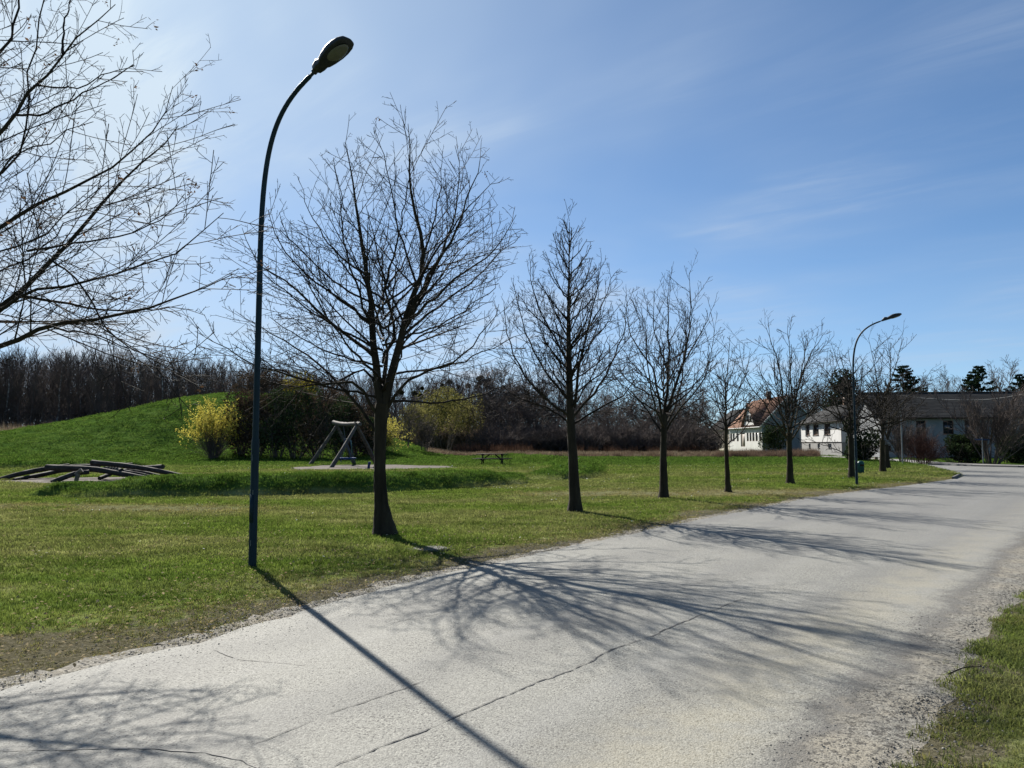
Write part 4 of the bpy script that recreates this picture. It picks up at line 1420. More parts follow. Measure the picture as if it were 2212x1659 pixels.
    spec3 = [(4.4, 0.12, 1.0, 0.44, 42, 11, 0.35, 0.045, 8, 0.45, 0.00552, dict(lmax=1.3)),
             (6.4, 0.12, 1.0, 0.42, 44, 12, 0.30, 0.07, 5, 0.7, 0.00493, dict(lmax=0.55)),
             (5.0, 0.20, 1.0, 0.30, 46, 16, 0.30, 0.10, 3, 0.85, 0.00442, dict(lmin=0.08, lmax=0.20))]
    park_tree(1434, 1077, 'bare tree opening upward in a V from a dark trunk, third along the road', [(1433, 990), (1434, 930), (1435, 895)], [0.135, 0.115, 0.095, 0.09, 0.10], L3, spec3, 13,
              random_limbs=[(12, 2.3, 3.3, 2.3, 1.9, 28, 46, 0.035)])
    # ---- fourth: small and slim
    L4 = [([(1570, 930, 0), (1566, 850, 0), (1572, 790, 0), (1576, 730, 0)], 0.0510, 0.0051),
          ([(1570, 925, 0), (1590, 860, 0.2), (1612, 800, 0.3), (1620, 750, 0.3)], 0.0340, 0.0051),
          ([(1570, 930, 0), (1545, 860, -0.2), (1530, 800, -0.3), (1534, 760, -0.3)], 0.0340, 0.0051),
          ([(1572, 960, 0), (1605, 930, 0.3), (1640, 880, 0.4), (1660, 840, 0.4)], 0.0272, 0.0051),
          ([(1572, 965, 0), (1540, 925, -0.2), (1505, 900, -0.3), (1480, 870, -0.4)], 0.0272, 0.0051)]
    spec4 = [(4.2, 0.10, 1.0, 0.44, 44, 11, 0.25, 0.045, 8, 0.45, 0.00595, dict(lmax=1.1)),
             (5.5, 0.10, 1.0, 0.42, 44, 13, 0.25, 0.08, 5, 0.7, 0.00527, dict(lmax=0.5)),
             (5.0, 0.20, 1.0, 0.30, 46, 16, 0.25, 0.10, 3, 0.85, 0.00476, dict(lmin=0.08, lmax=0.2))]
    park_tree(1573, 1063, 'slim small bare tree between two wider ones, in front of the far white house', [(1570, 1000), (1568, 950), (1569, 920)], [0.10, 0.082, 0.068, 0.062, 0.06], L4, spec4, 15,
              random_limbs=[(16, 1.9, 3.6, 2.0, 1.0, 22, 48, 0.03)], bark='bark_lichen')
    # ---- fifth: broad vase before the houses
    L5 = [([(1705, 935, 0), (1693, 854, 0), (1679, 783, 0.1), (1665, 735, 0.1), (1651, 694, 0.1)], 0.0638, 0.0059),
          ([(1707, 930, 0), (1726, 830, 0), (1754, 760, -0.1), (1787, 713, -0.1)], 0.0680, 0.0059),
          ([(1712, 890, 0), (1707, 800, 0.3), (1705, 745, 0.4), (1702, 694, 0.4)], 0.0467, 0.0059),
          ([(1702, 950, 0), (1656, 882, -0.3), (1613, 821, -0.4), (1600, 770, -0.4), (1595, 732, -0.4)], 0.0467, 0.0059),
          ([(1710, 950, 0), (1759, 877, 0.3), (1801, 807, 0.4), (1810, 755, 0.4)], 0.0425, 0.0059),
          ([(1724, 840, 0), (1740, 760, 0.4), (1748, 715, 0.5)], 0.0382, 0.0059),
          ([(1704, 960, 0), (1690, 900, -1.0), (1675, 820, -1.8), (1670, 740, -2.0)], 0.0467, 0.0059),
          ([(1706, 960, 0), (1720, 900, 1.0), (1735, 820, 1.8), (1740, 730, 2.0)], 0.0467, 0.0059)]
    spec5 = [(3.2, 0.12, 1.0, 0.44, 42, 11, 0.35, 0.045, 8, 0.45, 0.00723, dict(lmax=1.5)),
             (4.4, 0.12, 1.0, 0.42, 44, 13, 0.30, 0.08, 5, 0.7, 0.00637, dict(lmax=0.6)),
             (3.6, 0.20, 1.0, 0.30, 46, 16, 0.30, 0.10, 3, 0.85, 0.00561, dict(lmin=0.10, lmax=0.24))]
    park_tree(1707, 1046, 'broad bare tree in front of the red-roofed house and the white house', [(1706, 1000), (1705, 960), (1705, 935)], [0.15, 0.125, 0.108, 0.10, 0.105], L5, spec5, 17,
              random_limbs=[(14, 1.9, 3.0, 2.8, 2.4, 24, 42, 0.04)], bark='bark_lichen')
    # ---- sixth, seventh, eighth: dark one behind the far lamp, then two further on
    L6 = [([(1838, 945, 0), (1834, 860, 0), (1838, 800, 0), (1832, 750, 0)], 0.0680, 0.0068),
          ([(1838, 950, 0), (1860, 880, 0.3), (1880, 830, 0.4)], 0.0510, 0.0068),
          ([(1838, 955, 0), (1812, 890, -0.3), (1795, 840, -0.4), (1800, 790, -0.4)], 0.0510, 0.0068),
          ([(1838, 985, 0), (1790, 965, 0.2), (1740, 948, 0.4)], 0.0340, 0.0068)]
    spec6 = [(4.0, 0.10, 1.0, 0.40, 46, 12, 0.15, 0.10, 8, 0.5, 0.00807, dict(lmax=1.6)),
             (5.0, 0.10, 1.0, 0.42, 46, 14, 0.15, 0.12, 5, 0.75, 0.00723, dict(lmax=0.7)),
             (3.8, 0.20, 1.0, 0.30, 46, 16, 0.2, 0.10, 3, 0.9, 0.00637, dict(lmin=0.10, lmax=0.24))]
    park_tree(1840, 1034, 'dark thick-twigged bare tree just left of the far street lamp', [(1839, 1000), (1838, 965), (1838, 945)], [0.16, 0.135, 0.115, 0.11, 0.12], L6, spec6, 19,
              random_limbs=[(22, 1.9, 4.6, 3.2, 1.7, 12, 45, 0.05)])
    L7 = [([(1906, 955, 0), (1902, 880, 0), (1890, 800, 0), (1876, 730, 0)], 0.0723, 0.0076),
          ([(1907, 950, 0), (1915, 860, 0), (1935, 790, 0), (1950, 730, 0)], 0.0723, 0.0076),
          ([(1905, 880, 0), (1925, 800, 0.5), (1915, 720, 0.6)], 0.0425, 0.0076),
          ([(1907, 940, 0), (1950, 870, -0.3), (1990, 830, -0.4), (2015, 795, -0.4)], 0.0425, 0.0076),
          ([(1905, 940, 0), (1875, 870, 0.5), (1858, 800, 0.7)], 0.0425, 0.0076)]
    spec7 = [(3.0, 0.12, 1.0, 0.44, 42, 11, 0.30, 0.045, 8, 0.5, 0.0105, dict(lmax=1.6)),
             (3.8, 0.12, 1.0, 0.42, 44, 13, 0.28, 0.08, 5, 0.75, 0.00782, dict(lmax=0.7)),
             (2.6, 0.20, 1.0, 0.30, 46, 16, 0.30, 0.10, 3, 0.9, 0.00680, dict(lmin=0.12, lmax=0.26))]
    park_tree(1907, 1021, 'tall bare tree with lichen-brown trunk between the litter bin and the grey pole', [(1906, 990), (1906, 965), (1906, 950)], [0.18, 0.155, 0.135, 0.125, 0.13], L7, spec7, 21,
              random_limbs=[(16, 2.2, 3.6, 3.2, 2.4, 15, 42, 0.05)], bark='bark_lichen')
    L8 = [([(1917, 950, 0), (1922, 880, 0), (1918, 820, 0)], 0.0765, 0.0085), ([(1917, 950, 0), (1935, 880, 0), (1950, 835, 0)], 0.0595, 0.0085), ([(1917, 950, 0), (1900, 890, 0), (1895, 840, 0)], 0.0595, 0.0085)]
    park_tree(1918, 1013, 'bare tree standing partly behind the lichen-brown trunk', [(1916, 985), (1915, 960)], [0.17, 0.15, 0.13, 0.12], L8, spec7, 23,
              random_limbs=[(14, 2.6, 4.6, 3.2, 2.4, 15, 42, 0.05)])


build_row_trees()


# ------------------------------------------------------------------ shrubs, wood and other background plants
def stems(seed, n, h, spread, lean, r0, K=8, base_r=0.15, curve=0.3, hvar=0.3):
    """Stems that rise from one foot."""
    rng = np.random.default_rng(seed)
    az = rng.uniform(0, 2 * math.pi, n)
    le = np.radians(np.abs(rng.normal(0, lean, n)))
    hh = h * rng.uniform(1 - hvar, 1.0, n) * np.cos(le * 0.6)
    d = np.column_stack([np.sin(le) * np.cos(az), np.sin(le) * np.sin(az), np.cos(le)])
    P = np.empty((n, K, 3))
    b = base_r * np.sqrt(rng.random(n))
    P[:, 0] = np.column_stack([b * np.cos(az), b * np.sin(az), np.full(n, -0.1)])
    for j in range(1, K):
        d = d + np.column_stack([np.cos(az), np.sin(az), np.zeros(n)]) * curve / K + rng.normal(0, 0.06, (n, 3))
        d /= np.linalg.norm(d, axis=1, keepdims=True)
        P[:, j] = P[:, j - 1] + d * (hh / (K - 1))[:, None]
    Rr = r0 * rng.uniform(0.6, 1.1, n)[:, None] * (1 - 0.8 * np.linspace(0, 1, K)[None])
    return rng, P, Rr


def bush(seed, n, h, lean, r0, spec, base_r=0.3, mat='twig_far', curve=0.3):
    rng, P, Rr = stems(seed, n, h, 0, lean, r0, base_r=base_r, curve=curve)
    g = [(P, Rr, 4)]
    last = P
    for s in spec:
        P2, R2 = sprout(rng, g[-1][0], g[-1][1], s[0], s[1], 1.0, s[2], s[3], 14, s[4], 0.10, s[5], 0.6, s[6], lmin=s[7], lmax=s[8])
        g.append((P2, R2, 3)); last = P2
    me = crown_mesh('branches', g, mat)
    return me, rng, last


def place(proto_parts, name, loc, label, cat, group, s=1.0, rz=0.0, sz=None):
    """A plant that shares its meshes with others of its kind."""
    if len(proto_parts) == 1:
        o = obj(name, proto_parts[0][1])
        o.location = tuple(float(v) for v in loc); o.rotation_euler = (0, 0, rz)
        tag(o, label, cat, group)
    else:
        o = thing(name, loc, label, cat, group, rz)
        for n, m in proto_parts:
            obj(n, m, o)
    o.scale = (s, s, s if sz is None else sz)
    return o


def poplar_protos():
    out = []
    for k in range(6):
        rng = np.random.default_rng(100 + k)
        H = 17.0
        zz = np.linspace(-0.2, H, 14)
        P = np.column_stack([np.cumsum(rng.normal(0, 0.09, 14)), np.cumsum(rng.normal(0, 0.09, 14)), zz])
        P[:2, :2] = 0
        Rr = 0.19 * (1 - np.linspace(0, 1, 14)) ** 0.8 + 0.02
        P, Rr = P[None], Rr[None]
        A, Ar = sprout(rng, P, Rr, 4.4, 0.22, 0.99, 0.30, 38, 10, 0.75, 0.06, 6, 0.4, 0.022, lmin=0.7, lmax=5.0, taperk=0.65)
        B, Br = sprout(rng, A, Ar, 2.6, 0.15, 1.0, 0.40, 36, 12, 0.55, 0.08, 4, 0.6, 0.018, lmin=0.35, lmax=1.6)
        mb = MB(); V, Q = tubes(P, Rr, 7); mb.add(V, Q)
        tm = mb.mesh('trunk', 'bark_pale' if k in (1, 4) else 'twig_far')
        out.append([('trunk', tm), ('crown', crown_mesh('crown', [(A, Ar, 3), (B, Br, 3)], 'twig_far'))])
    return out


def scrub_protos():
    out = []
    for k in range(5):
        me, rng, last = bush(200 + k, 16, 3.6, 24, 0.035, [(4.0, 0.15, 0.42, 36, 0.25, 6, 0.016, 0.3, 1.6), (6.5, 0.1, 0.4, 42, 0.2, 4, 0.013, 0.2, 0.7)], 0.5)
        out.append([('branches', me)])
    return out


def round_tree_protos():
    out = []
    for k in range(4):
        tr = Tree(300 + k)
        H = 9.0
        base = np.zeros(3)
        t = trunk_mesh('trunk', np.array([(0, 0, -0.2), (0.05, 0, 1.0), (0.0, 0.08, 2.4)]), [0.24, 0.19, 0.17], 'twig_far', 8, 8, k)[0]
        for j in range(7):
            az = j * 2.399 + k
            el = R(38 + 7 * j)
            h = np.array([math.cos(az), math.sin(az), 0])
            s = np.array([0, 0, 1.7 + 0.12 * j])
            ln = 4.6 + 0.25 * j
            tr.limb([s, s + (h * math.cos(el) + np.array([0, 0, math.sin(el)])) * ln * .5, s + (h * math.cos(el) * 0.92 + np.array([0, 0, math.sin(el) + 0.08])) * ln * 1.15], 0.10, 0.014, 10, wob=0.05)
        P, Rr = tr.arrays()
        g = [(P, Rr, 5)]
        for s in [(3.0, 0.18, 0.42, 40, 0.3, 7, 0.018, 0.5, 2.6), (4.0, 0.1, 0.42, 42, 0.25, 5, 0.014, 0.25, 1.1), (3.0, 0.15, 0.4, 44, 0.2, 3, 0.012, 0.2, 0.5)]:
            P2, R2 = sprout(tr.rng, g[-1][0], g[-1][1], s[0], s[1], 1.0, s[2], s[3], 13, s[4], 0.10, s[5], 0.5, s[6], lmin=s[7], lmax=s[8])
            g.append((P2, R2, 3))
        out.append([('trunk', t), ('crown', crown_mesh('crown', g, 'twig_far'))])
    return out


def ball_points(rng, n, c, r, flat=0.5, fill=0.45):
    v = rng.normal(size=(n, 3)); v /= np.linalg.norm(v, axis=1, keepdims=True)
    q = (fill + (1 - fill) * rng.random(n)) ** 0.5
    return np.asarray(c) + v * q[:, None] * np.asarray(r)


def leafy_bush(name, loc, w, h, label, cat, mat, n, size, seed, group=None, twig='twig_far', lumps=9, low=0.12, stem_n=14):
    """A bush or dense crown: stems plus leaf faces in uneven lumps."""
    rng, P, Rr = stems(seed, stem_n, h * 0.92, 0, 20, 0.04, base_r=w * 0.12, curve=0.5)
    P[:, :, :2] *= np.clip(w / h, 0.5, 1.6)
    o = thing(name, loc, label, cat, group)
    B, Br = sprout(rng, P, Rr, 3.0, 0.2, 1.0, 0.35, 42, 14, 0.1, 0.1, 5, 0.6, 0.014, lmin=0.3, lmax=1.4)
    obj('branches', crown_mesh('branches', [(P, Rr, 4), (B, Br, 3)], twig), o)
    pts = []
    for k in range(lumps):
        a, q = rng.uniform(0, 6.283), math.sqrt(rng.random()) * 0.30
        z = h * rng.uniform(low + 0.18, 0.86)
        taper = 1.0 - 0.45 * max(0, z / h - 0.5)
        pts.append(ball_points(rng, n // lumps, (w * q * math.cos(a), w * q * math.sin(a), z), (w * 0.24 * taper, w * 0.24 * taper, min(h * 0.2, h - z))))
    pts = np.vstack(pts)
    V, Q = leaf_faces(rng, pts, size)
    f = obj('foliage', mesh_from('foliage', V, Q, None, mat), o)
    kind(f, 'stuff')
    return o


def forsythia(loc, w, h, label, seed, flowers=2600, dark=0.45):
    rng, P, Rr = stems(seed, 120, h, 0, 27, 0.02, base_r=0.35, curve=0.35, hvar=0.45)
    sc = w / h
    P[:, :, :2] *= sc * 0.85
    o = thing('forsythia_bush', loc, label, 'bush', 'yellow forsythia bushes')
    B, Br = sprout(rng, P, Rr, 3.2, 0.12, 1.0, 0.30, 38, 12, 0.35, 0.09, 5, 0.6, 0.010, lmin=0.25, lmax=1.0)
    obj('branches', crown_mesh('branches', [(P, Rr, 4), (B, Br, 3)], 'twig_far'), o)
    pool = np.vstack([P[:, 3:].reshape(-1, 3), B[:, 1:].reshape(-1, 3)])
    pool = pool[rng.random(len(pool)) < smooth(h * (dark - 0.12), h * (dark + 0.22), pool[:, 2] + 0.5 * np.hypot(pool[:, 0], pool[:, 1]) * 0.8)]
    pos = pool[rng.integers(0, len(pool), flowers)] + rng.normal(0, 0.04, (flowers, 3)) * np.array([1, 1, 2.2])
    V, Q = leaf_faces(rng, pos, 0.068, 0.4, 2.2)
    kind(obj('blossom', mesh_from('blossom', V, Q, None, 'petal_yellow'), o), 'stuff')
    return o


def spruce(loc, H, w, label, seed, z0=0.06, group='dark spruces behind the long house'):
    rng = np.random.default_rng(seed)
    o = thing('spruce_tree', loc, label, 'tree', group)
    mb = MB().tube([(0, 0, -0.2), (0, 0, H * 0.6), (0, 0, H * 0.98)], [0.22, 0.12, 0.02], 8)
    mb.build('trunk', 'bark', o)
    limbs = MB()
    pts, dirs = [], []
    z = H * z0
    while z < H * 0.985:
        f = 1 - z / H
        for k in range(6):
            az = rng.uniform(0, 6.283)
            ln = w / 2 * (f ** 0.85) * rng.uniform(0.55, 1.2) + 0.15
            s = np.linspace(0, 1, 7)[:, None]
            hd = np.array([math.cos(az), math.sin(az), 0])
            c = np.array([0, 0, z]) + hd * ln * s + np.array([0, 0, 1.0]) * (-0.34 * ln * s + 0.34 * ln * s ** 2.4)
            limbs.tube(c, np.linspace(0.03, 0.008, 7), 3, False)
            m = int(8 + 20 * ln)
            q = rng.random(m) ** 0.55
            p = np.column_stack([np.interp(q, s[:, 0], c[:, i]) for i in range(3)])
            p += np.column_stack([-hd[1] * rng.normal(0, 1, m), hd[0] * rng.normal(0, 1, m), -np.abs(rng.normal(0, 1, m)) * 0.6]) * (0.10 + 0.10 * ln * (1 - q))[:, None]
            pts.append(p)
        z += 0.50 * (0.6 + f * 0.6)
    limbs.build('branches', 'twig_far', o)
    pts = np.vstack(pts)
    V, Q = leaf_faces(rng, pts, 0.17, 0.5, 2.2)
    kind(obj('needles', mesh_from('needles', V, Q, None, 'needle'), o), 'stuff')
    return o


def build_background_plants():
    rng = np.random.default_rng(77)
    pops, scrub, rnd = poplar_protos(), scrub_protos(), round_tree_protos()
    # -- the far wood: tops follow the outline of the photograph's tree line
    top = np.array([(-260, 770), (-100, 775), (0, 778), (150, 782), (300, 783), (420, 790), (520, 800), (620, 812), (720, 822), (820, 832), (900, 832), (980, 826), (1060, 832), (1130, 838), (1180, 846)])
    for row in range(6):
        y = 152 + row * 8.0
        px = -230.0 + 9 * row
        while px < (1150 if row > 1 else 980):
            d = y + rng.uniform(-3, 3)
            p = at_depth(px + rng.uniform(-8, 8), 957, d)
            t = at_depth(px, np.interp(px, top[:, 0], top[:, 1]) + rng.uniform(-13, 27), d)[2]
            s = t / 17.0
            place(pops[rng.integers(0, 6)], 'poplar_tree', (p[0], p[1], 0), 'tall bare poplar among many in the far wood behind the green mound', 'tree', 'bare poplars of the far wood', s * rng.uniform(0.95, 1.25), rng.uniform(0, 6.28), s)
            px += rng.uniform(17, 33) if px < 560 else rng.uniform(26, 46)
    for k in range(95):
        px = -230 + 1450 * (k + rng.random()) / 95
        y = rng.uniform(136, 150) + 26 * (k % 3 == 0)
        p = at_depth(px, 957, y)
        s = rng.uniform(1.25, 2.0) if px < 560 else rng.uniform(1.0, 1.7)
        place(scrub[rng.integers(0, 5)], 'scrub_bush', (p[0], p[1], 0), 'dark bare thicket bush at the foot of the far wood', 'bush', 'bare bushes along the edge of the far wood', s * 1.35, rng.uniform(0, 6.28), s)
    # -- middle distance: bare trees and bushes right of the mound, up to the houses
    mid = [(905, 132, 880, 1.0), (985, 140, 836, 1.1), (1100, 140, 826, 1.25), (1135, 136, 838, 1.2), (1170, 142, 832, 1.2), (1205, 138, 850, 1.2), (1262, 140, 858, 1.2), (1300, 136, 866, 1.25), (1345, 140, 852, 1.2),
           (1385, 138, 868, 1.2), (1425, 142, 872, 1.2), (1470, 140, 858, 1.2), (1510, 138, 862, 1.2), (1235, 150, 846, 1.1), (1065, 150, 822, 1.2), (1080, 128, 846, 1.5), (1150, 126, 858, 1.5), (1320, 126, 872, 1.5), (1400, 128, 878, 1.5), (1450, 126, 880, 1.5), (1500, 126, 876, 1.5)]
    mid.sort()
    ORD = ['first', 'second', 'third', 'fourth', 'fifth', 'sixth', 'seventh', 'eighth', 'ninth', 'tenth', 'eleventh', 'twelfth', 'thirteenth', 'fourteenth', 'fifteenth', 'sixteenth', 'seventeenth', 'eighteenth', 'nineteenth', 'twentieth', 'twenty-first', 'twenty-second', 'twenty-third', 'twenty-fourth']
    for i, (px, y, ty, wd) in enumerate(mid):
        p = at_depth(px, 957, y); h = at_depth(px, ty, y)[2]
        s = h / 8.3
        place(rnd[i % 4], 'bare_tree', (p[0], p[1], 0), 'dark bare tree in the belt behind the meadow, ' + ORD[i] + ' from the left', 'tree', 'bare trees in the belt behind the meadow', s * wd, rng.uniform(0, 6.28), s)
    for k in range(110):
        px = 850 + 690 * (k + rng.random()) / 110
        y = rng.uniform(112, 140) if px > 1040 else rng.uniform(127, 140)
        p = at_depth(px, 957, y)
        s = rng.uniform(0.9, 1.65)
        place(scrub[rng.integers(0, 5)], 'scrub_bush', (p[0], p[1], 0), 'bare brown bush behind the dry meadow edge', 'bush', 'bare bushes behind the dry meadow', s * 1.4, rng.uniform(0, 6.28), s)
    # single trees that can be told apart
    p = on_ground(1046, 976)
    place(rnd[1], 'bare_tree', p, 'dark spreading bare tree straight behind the picnic table, mistletoe in its top', 'tree', None, at_depth(1046, 818, p[1])[2] / 8.3 * 0.92, 0.6, at_depth(1046, 818, p[1])[2] / 8.3)
    p = on_land(882, 968)
    place(rnd[2], 'bare_tree', p, 'small dark bare tree at the right foot of the green mound', 'tree', None, 0.52, 2.0, 0.62)
    p = on_land(916, 975)
    place(scrub[2], 'bare_bush', p, 'upright grey bush on the lawn at the right end of the mound', 'bush', None, 0.9, 2.0, 1.35)
    # willows just coming into leaf
    for i, (px, y, ty, w, n) in enumerate([(960, 118, 834, 10.0, 7000), (1003, 124, 845, 7.0, 3800), (905, 112, 868, 6.5, 3200)]):
        p = at_depth(px, 957, y)
        leafy_bush('willow_tree', (p[0], p[1], 0), w, at_depth(px, ty, y)[2], ['large pale green willow coming into leaf left of the picnic table', 'pale green willow half hidden by the dark spreading tree', 'low pale green willow beside the end of the mound'][i], 'tree', 'leaf_spring', n, 0.15, 400 + i, 'willows coming into leaf', lumps=16, low=0.25)
    # mistletoe
    pts = [(912, 839), (956, 832), (957, 838), (962, 846), (971, 826), (923, 846), (909, 856), (991, 836), (1011, 833), (1032, 836), (1036, 828), (1044, 823), (1049, 832), (1054, 825), (1057, 820), (1052, 837), (1088, 837), (1120, 837), (1034, 818), (1039, 815), (873, 862), (867, 848), (895, 850)]
    mm = []
    for k in range(3):
        V, Q = leaf_faces(np.random.default_rng(500 + k), ball_points(np.random.default_rng(510 + k), 420, (0, 0, 0), (0.46, 0.46, 0.42), fill=0.1), 0.13, 0.4, 1.8)
        mm.append([('leaves', mesh_from('mistletoe', V, Q, None, 'mistletoe_leaf'))])
    for k, (px, py) in enumerate(pts):
        place(mm[k % 3], 'mistletoe_ball', at_depth(px, py, 146), 'round dark mistletoe ball high in the bare treetops', 'mistletoe', 'mistletoe balls in the treetops', rng.uniform(0.75, 1.25), rng.uniform(0, 6))
    # -- on and by the mound
    p = on_land(460, 991)
    forsythia((p[0], p[1], p[2] - 0.02), 5.8, 5.8, 'large yellow forsythia bush at the foot of the green mound, left of the lamp', 31, 8000, 0.42)
    p = on_land(826, 972)
    forsythia((p[0], p[1], p[2] - 0.02), 4.4, 3.7, 'yellow forsythia bush behind the trunk of the largest tree, right of the swing', 32, 5200, 0.10)
    p = at_depth(143, 921, 128)
    forsythia((p[0], p[1], 0.0), 2.8, 5.0, 'small far yellow forsythia bush peeping over the left slope of the mound', 33, 900, 0.3)
    thick = [(520, 983, 4.4, 6.3, 'leaf_brown'), (556, 986, 4.6, 6.0, 'leaf_brown'), (596, 988, 5.2, 6.6, 'leaf_dark'), (640, 990, 5.2, 6.9, 'leaf_dark'), (686, 990, 5.2, 6.6, 'leaf_brown'),
             (728, 988, 5.0, 6.0, 'leaf_dark'), (762, 986, 4.6, 5.0, 'leaf_brown'), (795, 982, 4.0, 3.9, 'leaf_dark')]
    pos = ['leftmost, next to the large forsythia', 'behind the lamp post', 'just right of the lamp post', 'below the yellow-green tree', 'behind the left legs of the swing', 'behind the swing beam', 'behind the right legs of the swing', 'rightmost, beside the second forsythia']
    for i, (px, py, w, h, mt) in enumerate(thick):
        p = on_land(px, py)
        leafy_bush('thicket_bush', (p[0], p[1], p[2] - 0.05), w, h, 'dark thicket bush at the mound foot, ' + pos[i], 'bush', mt, 3300, 0.14, 420 + i, 'dark thicket at the foot of the mound', lumps=14, low=0.0, stem_n=22)
    for i, (px, py, w, h) in enumerate([(545, 880, 5.5, 2.2), (600, 875, 5.5, 3.0), (660, 885, 5.5, 3.0), (715, 895, 5.0, 3.2), (760, 915, 4.5, 3.2), (800, 935, 4.0, 3.0)]):
        x = at_depth(px, py, 92)[0]
        gz = float(ground_z(x, 92.0))
        o = leafy_bush('thicket_bush', (x, 92.0, gz - 0.05), w, h + 0.6, 'brown bare thicket bush high on the mound, ' + ['nearest the crest, over the lamp post', 'left of the yellow-green tree', 'right of the yellow-green tree', 'above the left side of the swing', 'above the swing beam', 'lowest, towards the right end'][i], 'bush', 'leaf_brown', 1500, 0.13, 440 + i, 'brown thicket on the mound', lumps=10, low=0.0, stem_n=26)
    x = at_depth(640, 860, 89)[0]
    leafy_bush('young_tree', (x, 89.0, float(ground_z(x, 89.0)) - 0.05), 5.8, 4.2, 'yellow-green tree coming into leaf on the right slope of the mound', 'tree', 'leaf_yellow', 2600, 0.13, 460, lumps=14, low=0.1)
    # -- near the houses
    spruce((at_depth(1955, 957, 100)[0], 100, 0), at_depth(1955, 783, 100)[2], 15.0, 'dark spruce behind the left end of the long slate roof', 71, 0.1)
    spruce((at_depth(2120, 957, 100)[0], 100, 0), at_depth(2119, 786, 100)[2], 15.5, 'dark spruce behind the middle of the long slate roof', 72, 0.1)
    spruce((at_depth(2210, 957, 95)[0], 95, 0), at_depth(2208, 806, 95)[2], 13.0, 'dark spruce at the right edge behind the long slate roof', 73, 0.1)
    leafy_bush('ivy_tree', (at_depth(1818, 957, 112)[0], 112, 0), 5.6, at_depth(1818, 795, 112)[2], 'dark ivy-covered tree rising behind the white house with the grey plinth', 'tree', 'leaf_dark', 7000, 0.20, 470, lumps=22, low=0.25)
    p = on_ground(1866, 997)
    leafy_bush('evergreen_bush', p, 3.2, 3.8, 'dark evergreen bush between the white house and the long house', 'bush', 'leaf_dark', 3600, 0.13, 471, lumps=12, low=0.0)
    p = at_depth(1674, 982, 104)
    leafy_bush('evergreen_bush', (p[0], p[1], 0), 4.2, 4.2, 'round dark green bush before the shaded gable of the red-roofed house', 'bush', 'leaf_dark', 3800, 0.14, 472, lumps=12, low=0.0)
    # shrubs along the long house
    me, r_, last = bush(600, 30, 6.6, 17, 0.055, [(3.4, 0.2, 0.34, 26, 0.55, 7, 0.014, 0.4, 2.0), (4.6, 0.1, 0.4, 34, 0.4, 4, 0.011, 0.2, 0.8)], 0.45, curve=0.35)
    p = on_ground(2143, 1003)
    place([('branches', me)], 'fan_shaped_tree', p, 'bare many-stemmed tree fanning out upward behind the street name sign', 'tree', None)
    me2, r_, last = bush(601, 40, 3.2, 24, 0.03, [(4.2, 0.15, 0.42, 38, 0.25, 6, 0.012, 0.25, 1.1), (7.5, 0.1, 0.42, 42, 0.2, 4, 0.010, 0.15, 0.5)], 0.6, mat='twig_red')
    p = on_ground(1996, 1003.5)
    place([('branches', me2)], 'reddish_bush', p, 'round reddish-brown bare bush at the pavement before the long house', 'bush', None, 0.62, 0.0, 0.85)
    hedge = [(2062, 1001, 2.9, 2.3), (2098, 1001.5, 2.6, 1.9), (2180, 1001, 2.6, 2.3), (2216, 1001, 2.9, 2.5)]
    for i, (px, py, w, h) in enumerate(hedge):
        p = on_ground(px, py)
        leafy_bush('hedge_bush', p, w, h, 'low dark hedge bush before the long house, ' + ['between two dark windows', 'just left of the street name sign', 'right of the fan-shaped tree', 'at the right edge'][i], 'bush', 'leaf_dark', 2600, 0.11, 480 + i, 'dark hedge before the long house', lumps=10, low=0.0)
    for i, (px, py, s) in enumerate([(1955, 1000, 1.0), (1978, 999.5, 1.0)]):
        p = on_ground(px, py)
        place(scrub[i], 'bare_bush', p, ['bare grey bush behind the thin grey pole', 'tall bare bush left of the reddish bush'][i], 'bush', 'bare bushes before the long house', s * 0.8, i * 1.7, s * 1.1)
    for i, (px, ty) in enumerate([(2022, 842), (2054, 838), (2168, 822), (1745, 845), (1775, 856), (1722, 866)]):
        y = 112 if i < 3 else 186
        p = at_depth(px, 957, y); s = at_depth(px, ty, y)[2] / 8.3
        place(rnd[i % 4], 'bare_tree', (p[0], p[1], 0), ['bare treetop over the slate roof, left of the middle spruce', 'bare treetop over the slate roof, close to the middle spruce', 'bare tree beside the right flank of the middle spruce', 'bare treetop between red roof and ivy tree', 'bare treetop touching the ivy tree', 'bare treetop behind the red roof ridge'][i], 'tree', 'bare trees behind the houses', s, i * 1.1, s)
    # -- dry brush and reeds: too many stalks to count
    clump = [tuft_mesh('brush_clump', s, 60, 0.55, 1.0, 0.028, 'brush_dry', 0.30) for s in (1, 2)]
    rust = [tuft_mesh('brush_clump', s, 60, 0.55, 1.0, 0.030, 'brush_rust', 0.30) for s in (3, 4)]
    straw = [tuft_mesh('straw_clump', s, 60, 0.55, 1.0, 0.026, 'reed_dry', 0.5) for s in (7, 8)]
    reed = [tuft_mesh('reed_clump', s, 36, 0.6, 1.0, 0.055, 'reed_dry', 0.22) for s in (5, 6)]

